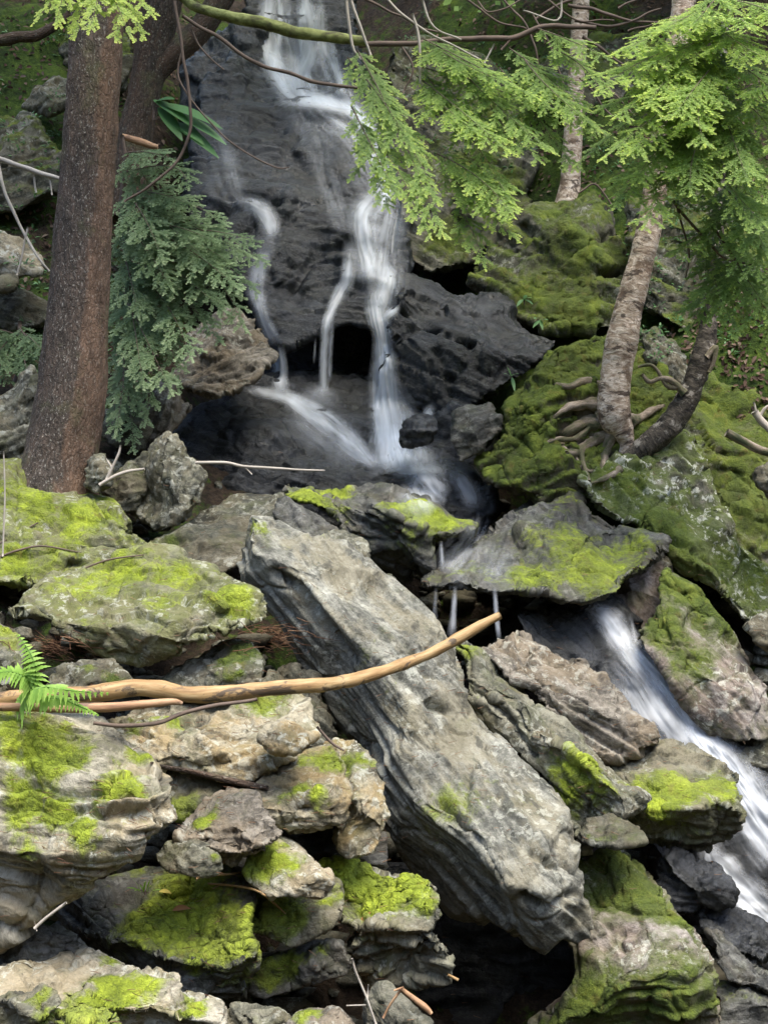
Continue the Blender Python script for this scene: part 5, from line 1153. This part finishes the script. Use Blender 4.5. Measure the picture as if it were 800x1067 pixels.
# ferns by the left end of the branch
fern = empty('fern', onrock(20, 720), 'bright green fern beside the left end of the long branch', 'fern')
def fern_frond(pts, W, Y, droop=0.3):
    ac = Acc()
    A_ = catmull(np.array(pxpath([(x, y, 1.6, yy) for (x, y), yy in zip(pts, Y)])), 24)
    tube(ac, [list(r[:3]) + [.0016] for r in A_[::4]], 5, .02)
    for k in range(3, 24):
        p = A_[k, :3]; tg = unit(A_[min(k + 1, 23), :3] - A_[k - 1, :3])
        up = unit(np.array([0, -.8, .55])); sd = unit(np.cross(tg, up))
        u = k / 23
        ln0 = W * (min(1, u * 3 + .3) * (1 - u) ** .8 + .08)
        for sg in (-1, 1):
            ln = ln0 * random.uniform(.72, 1.15)
            d = unit(sd * sg + tg * random.uniform(.2, .55) - np.array([0, 0, droop * random.uniform(.5, 1.5)]))
            wv = unit(np.cross(d, up))
            nseg = 9
            t = np.linspace(0, 1, nseg)
            hw = .0068 * (1 - t ** 1.5) * (1 + .45 * (np.arange(nseg) % 2)) * (.5 + ln / W * .6)
            c = p + d * (t * ln)[:, None] - np.array([0, 0, 1]) * (t ** 2 * ln * .25)[:, None]
            V = np.concatenate([c + wv * hw[:, None], c - wv * hw[:, None]])
            i = np.arange(nseg - 1); Q = np.stack([i, i + 1, i + nseg + 1, i + nseg], 1)
            ac.add(V, Q, None, np.tile(np.clip(random.uniform(.1, .6) + .5 * t, 0, 1), 2))
    ac.build('frond', M['fern'], fern)
fern_frond([(12,735),(30,722),(38,705),(34,685),(20,662)], .085, [4.25,4.18,4.15,4.15,4.2])
fern_frond([(40,722),(25,705),(5,700),(-25,712)], .065, [4.22,4.15,4.12,4.12])
fern_frond([(28,722),(50,716),(75,720),(112,722)], .075, [4.22,4.05,4.02,4.05], .7)
fern_frond([(40,730),(60,728),(82,735),(102,745)], .05, [4.15,4.05,4.03,4.02], .5)

def leaf_blade(ac, base, d, up, L, W, tipv=.5, fold=.15):
    d = unit(d); s = unit(np.cross(d, up)); up = np.cross(s, d)
    n = 9; t = np.linspace(0, 1, n)
    hw = W * np.sin(np.pi * np.clip(t * .96 + .02, 0, 1)) ** .8 * (1 - .25 * t)
    c = base + d * (t * L)[:, None] - np.array([0, 0, 1]) * (t ** 2 * L * .2)[:, None]
    V = np.concatenate([c + s * hw[:, None] + up * (hw * fold)[:, None], c, c - s * hw[:, None] + up * (hw * fold)[:, None]])
    i = np.arange(n - 1)
    Q = np.vstack([np.stack([i, i + 1, i + n + 1, i + n], 1), np.stack([i + n, i + n + 1, i + 2 * n + 1, i + 2 * n], 1)])
    ac.add(V, Q, None, np.full(len(V), tipv))

def plant(label, leaves, Y, base, mat='leaf'):
    p = empty('leafy_plant', at(*base, Y), label, 'plant')
    st = Acc()
    for (x0, y0, x1, y1, W, tv) in leaves:
        ac = Acc()
        a, b = at(x0, y0, Y), at(x1, y1, Y - .08)
        tube(st, [[*at(*base, Y), .004], [*((at(*base, Y) + a) / 2 + [0, 0, .01]), .003], [*a, .002]], 5, .03)
        leaf_blade(ac, a, b - a, np.array([.1, -.6, .8]), np.linalg.norm(b - a), W, tv)
        ac.build('leaf', M[mat], p)
    st.build('stem', M['twig'], p)
plant('broad leaved plant between the forked trunk and the falls', [(160,104,200,122,.05,.35),(165,108,232,120,.055,.5),(180,118,236,138,.05,.75),(176,125,228,152,.055,.5),(165,112,190,138,.05,.3),(162,106,182,98,.04,.3),(185,128,212,143,.05,.6)], 7.9, (160,125))
plant('tiny pale leaved seedling on the cracked step', [(532,392,528,378,.012,1.),(532,392,540,386,.012,.9),(533,393,536,404,.012,.8),(531,392,525,386,.010,.9)], 7.75, (533,398))
plant('tiny pale seedling at the foot of the mossy boulder', [(545,312,554,307,.012,1.),(545,312,538,316,.012,.9),(546,313,548,304,.012,.9),(546,312,555,314,.010,.8)], 7.95, (546,318))
plant('second tiny seedling lower beside the mossy boulder', [(562,334,571,330,.012,1.),(562,334,555,338,.012,.9),(562,333,565,340,.012,.8),(560,332,556,329,.010,.9)], 7.9, (562,340))
plant('small grass tuft on the dim edge of the moss carpet', [(146,928,138,908,.004,.7),(150,930,152,910,.004,.6),(154,930,162,912,.004,.8),(148,930,132,918,.004,.5),(156,931,168,920,.004,.6),(150,930,145,914,.004,.6),(153,930,157,908,.004,.7),(149,929,140,922,.004,.6)], 4.2, (152,932), 'fern')

M['brownleaf'] = leaf_mat('dead leaf', (.16, .06, .03), (.36, .16, .06), (.50, .30, .12), .15, .7)
M['yellowleaf'] = leaf_mat('yellow leaf', (.40, .30, .05), (.60, .48, .10), (.75, .65, .20), .2, .6)
def fallen(label, x, y, dx, dy, W, mat):
    ac = Acc(); a = onrock(x, y, .012); b = onrock(x + dx, y + dy, .014)
    leaf_blade(ac, a, b - a, np.array([0, -.5, .85]), np.linalg.norm(b - a), W, .6, .5)
    ac.build('fallen_leaf', M[mat], label=label, cat='leaf')
fallen('curled orange brown leaf on the bright moss carpet', 180, 949, 19, -6, .014, 'brownleaf')
fallen('small yellow leaf on the moss carpet near the grass tuft', 166, 929, 13, -1, .010, 'yellowleaf')
fallen('crumpled pinkish brown leaf at the bottom edge by the twigs', 352, 1060, 14, -10, .02, 'brownleaf')
fallen('dead brown leaf hanging on the edge of the moss capped boulder', 372, 972, 14, -28, .012, 'brownleaf')

# heaps of dead needles and bits
M['deadneedle'] = leaf_mat('dead needles', (.07, .035, .02), (.16, .08, .045), (.26, .16, .095), .1, .8)
def litter(label, area, n, ln, w, seed, mat='deadneedle', name='dead_needles', dirx=None):
    r_ = np.random.default_rng(seed); ac = Acc()
    for k in range(n):
        x = r_.normal(area[0], area[2]); y = r_.normal(area[1], area[3])
        p = onrock(x, y, .006 + .02 * r_.random())
        a = r_.normal(0, .5) if dirx is None else dirx + r_.normal() * .45
        d = np.array([math.cos(a), r_.normal() * .35, math.sin(a) * .6 - .05]) * ln * r_.uniform(.5, 1.3)
        tube(ac, [[*(p - d / 2), w], [*(p + r_.normal(size=3) * ln * .05), w], [*(p + d / 2), w * .6]], 4, .03)
    V = np.vstack(ac.V); tips = np.concatenate([np.full(len(v), r_.uniform(0, 1)) for v in ac.V])
    mesh_obj(name, V, np.vstack(ac.Q), M[mat], attrs={'tip': ('FLOAT', tips)}, label=label, cat='dead needles', kind='stuff')
litter('heap of red brown dead needles against the leaning slab', (285,664,17,7), 130, .10, .0014, 3)
litter('red brown dead needles in the hollow above the fern', (62,674,20,6), 90, .09, .0014, 4, dirx=-.4)
def leaves_on(label, area, n, size, seed):
    r_ = np.random.default_rng(seed); ac = Acc()
    for k in range(n):
        x, y = r_.uniform(area[0], area[1]), r_.uniform(area[2], area[3])
        h = GBVH.ray_cast(Vector(CAMP), Vector(at(x, y, 1.0) - CAMP))
        if h[0] is None: continue
        nn = unit(np.array(h[1]) + r_.normal(size=3) * .55)
        if nn[1] > 0: nn = -nn
        d = unit(np.cross(nn, r_.normal(size=3)))
        leaf_blade(ac, np.array(h[0]) + nn * .012, d, nn, size * r_.uniform(.5, 1.2), size * .28, r_.random(), .4)
    V = np.vstack(ac.V)
    mesh_obj('leaf_litter', V, np.vstack(ac.Q), M['litter'], attrs={'tip': ('FLOAT', np.concatenate(ac.A))}, label=label, kind='stuff', cat='leaf litter')
M['litter'] = leaf_mat('leaf litter', (.025, .016, .011), (.075, .042, .027), (.17, .125, .09), .1, .85)
leaves_on('dead brown leaves on the slope at the right edge', (690, 810, 250, 440), 1000, .042, 7)
leaves_on('dead brown leaves over the left slope', (-10, 210, 0, 400), 1800, .042, 8)
leaves_on('dead brown leaves on the upper right slope', (420, 810, -10, 260), 1600, .042, 9)

# loose stones and chips between the boulders
def rubble(label, n, seed):
    r_ = np.random.default_rng(seed); V_, Q_, B_, nn = [], [], [], 0
    th = np.linspace(0, 2 * np.pi, 9)[:-1]; ph = np.linspace(0, np.pi, 6)
    S = np.array([[math.sin(b) * math.cos(a), math.sin(b) * math.sin(a), math.cos(b)] for b in ph for a in th])
    i = np.arange(5)[:, None] * 8; j = np.arange(8)[None]; j2 = (j + 1) % 8
    SQ = np.stack([i + j, i + 8 + j, i + 8 + j2, i + j2], 2).reshape(-1, 4)
    for k in range(n):
        x, y = r_.uniform(-20, 820), r_.uniform(470, 1075)
        if y > 900 and 380 < x < 640: continue
        h = GBVH.ray_cast(Vector(CAMP), Vector(at(x, y, 1.0) - CAMP))
        if h[0] is None: continue
        sz = .022 + .075 * r_.random() ** 2.2
        v = S * (1 + .55 * fbm(S * 1.3 + k * 3.1, 2))[:, None]
        for _ in range(7):
            pl = unit(r_.normal(size=3)); dd = r_.uniform(.35, .7); hh = np.maximum(0, v @ pl - dd); v = v - np.outer(hh, pl)
        v = v * np.array([1.3, 1.0, .65]) * sz
        a = r_.uniform(0, 6.28); ca, sa = math.cos(a), math.sin(a)
        v = np.stack([v[:, 0] * ca - v[:, 1] * sa, v[:, 0] * sa + v[:, 1] * ca, v[:, 2]], 1)
        V_.append(v + np.array(h[0]) + [0, 0, sz * .2]); B_.append(v + r_.uniform(0, 40, 3)); Q_.append(SQ + nn); nn += len(v)
    mesh_obj('loose_stones', np.vstack(V_), np.vstack(Q_), M['dim'], smooth=False, attrs={'bed': ('FLOAT_VECTOR', np.vstack(B_)), 'moss': ('FLOAT', np.zeros(nn))}, label=label, kind='stuff', cat='loose_stones')
rubble('small loose stones in the gaps between the boulders', 1500, 5)

def undergrowth(label, area, n, size, seed):
    r_ = np.random.default_rng(seed); ac = Acc()
    for k in range(n):
        x, y = r_.uniform(area[0], area[1]), r_.uniform(area[2], area[3])
        if pn(np.array([[x * .02, y * .02, seed]]))[0] < -.05: continue
        h = cast(x, y)
        if h is None: continue
        b = np.array(h[0])
        for j in range(r_.integers(3, 7)):
            d = unit(r_.normal(size=3) * [1, .7, .35] + [0, -.2, .45])
            leaf_blade(ac, b + d * size * r_.uniform(.1, 1.0), d, np.array([0, -.5, .85]), size * r_.uniform(.5, 1.2), size * .2, r_.random(), .2)
    mesh_obj('undergrowth', np.vstack(ac.V), np.vstack(ac.Q), M['leaf'], attrs={'tip': ('FLOAT', np.concatenate(ac.A))}, label=label, kind='stuff', cat='undergrowth')
undergrowth('small green leaves growing over the left slope', (-10, 130, 20, 400), 420, .035, 3)
undergrowth('small green leaves growing on the right bank', (640, 810, 200, 380), 380, .032, 4)
undergrowth('scattered green plants along the top of the slope', (420, 700, -5, 190), 320, .04, 6)

litter('fine dead needles and bits scattered over the foreground rocks', (240, 800, 170, 150), 520, .028, .0009, 14)
litter('fine dead needles and bits scattered over the right hand rocks', (650, 720, 90, 150), 200, .028, .0009, 15)
# ------------------------------------------------------------------ light, sky, camera
w = bpy.data.worlds.new('World'); SC.world = w; w.use_nodes = True
wt = w.node_tree; wt.nodes.clear()
sky = wt.nodes.new('ShaderNodeTexSky'); sky.sky_type = 'NISHITA'; sky.sun_disc = False
SUN_EL, SUN_AZ = math.radians(68), math.radians(150)      # azimuth clockwise from +Y (straight ahead)
sky.sun_elevation = SUN_EL; sky.sun_rotation = SUN_AZ
sky.air_density = 1.0; sky.dust_density = 2.0
bg = wt.nodes.new('ShaderNodeBackground'); bg.inputs[1].default_value = .15
wo = wt.nodes.new('ShaderNodeOutputWorld')
wt.links.new(sky.outputs[0], bg.inputs[0]); wt.links.new(bg.outputs[0], wo.inputs[0])
sl = bpy.data.lights.new('sun', 'SUN'); sl.energy = 1.55; sl.angle = math.radians(36); sl.color = (1, .93, .79)
so = bpy.data.objects.new('sun', sl); COL.objects.link(so)
sd = Vector((math.sin(SUN_AZ) * math.cos(SUN_EL), math.cos(SUN_AZ) * math.cos(SUN_EL), math.sin(SUN_EL)))
so.rotation_euler = sd.to_track_quat('Z', 'Y').to_euler(); so.location = (2, -3, 14)

cam = bpy.data.cameras.new('camera'); co = bpy.data.objects.new('camera', cam); COL.objects.link(co)
co.location = (0, 0, CAMZ); co.rotation_euler = (math.radians(90), 0, 0)
cam.sensor_fit = 'VERTICAL'; cam.sensor_height = 32; cam.lens = 32 * F / 1067.0
cam.clip_end = 1000; cam.clip_start = .05
SC.camera = co
SC.view_settings.view_transform = 'Standard'; SC.view_settings.look = 'None'
SC.view_settings.exposure = EXPO; SC.view_settings.gamma = 1
SC.render.resolution_x = 767; SC.render.resolution_y = 1024
SC.cycles.max_bounces = 6; SC.cycles.diffuse_bounces = 3; SC.cycles.glossy_bounces = 2; SC.cycles.transparent_max_bounces = 12
SC.cycles.use_denoising = True
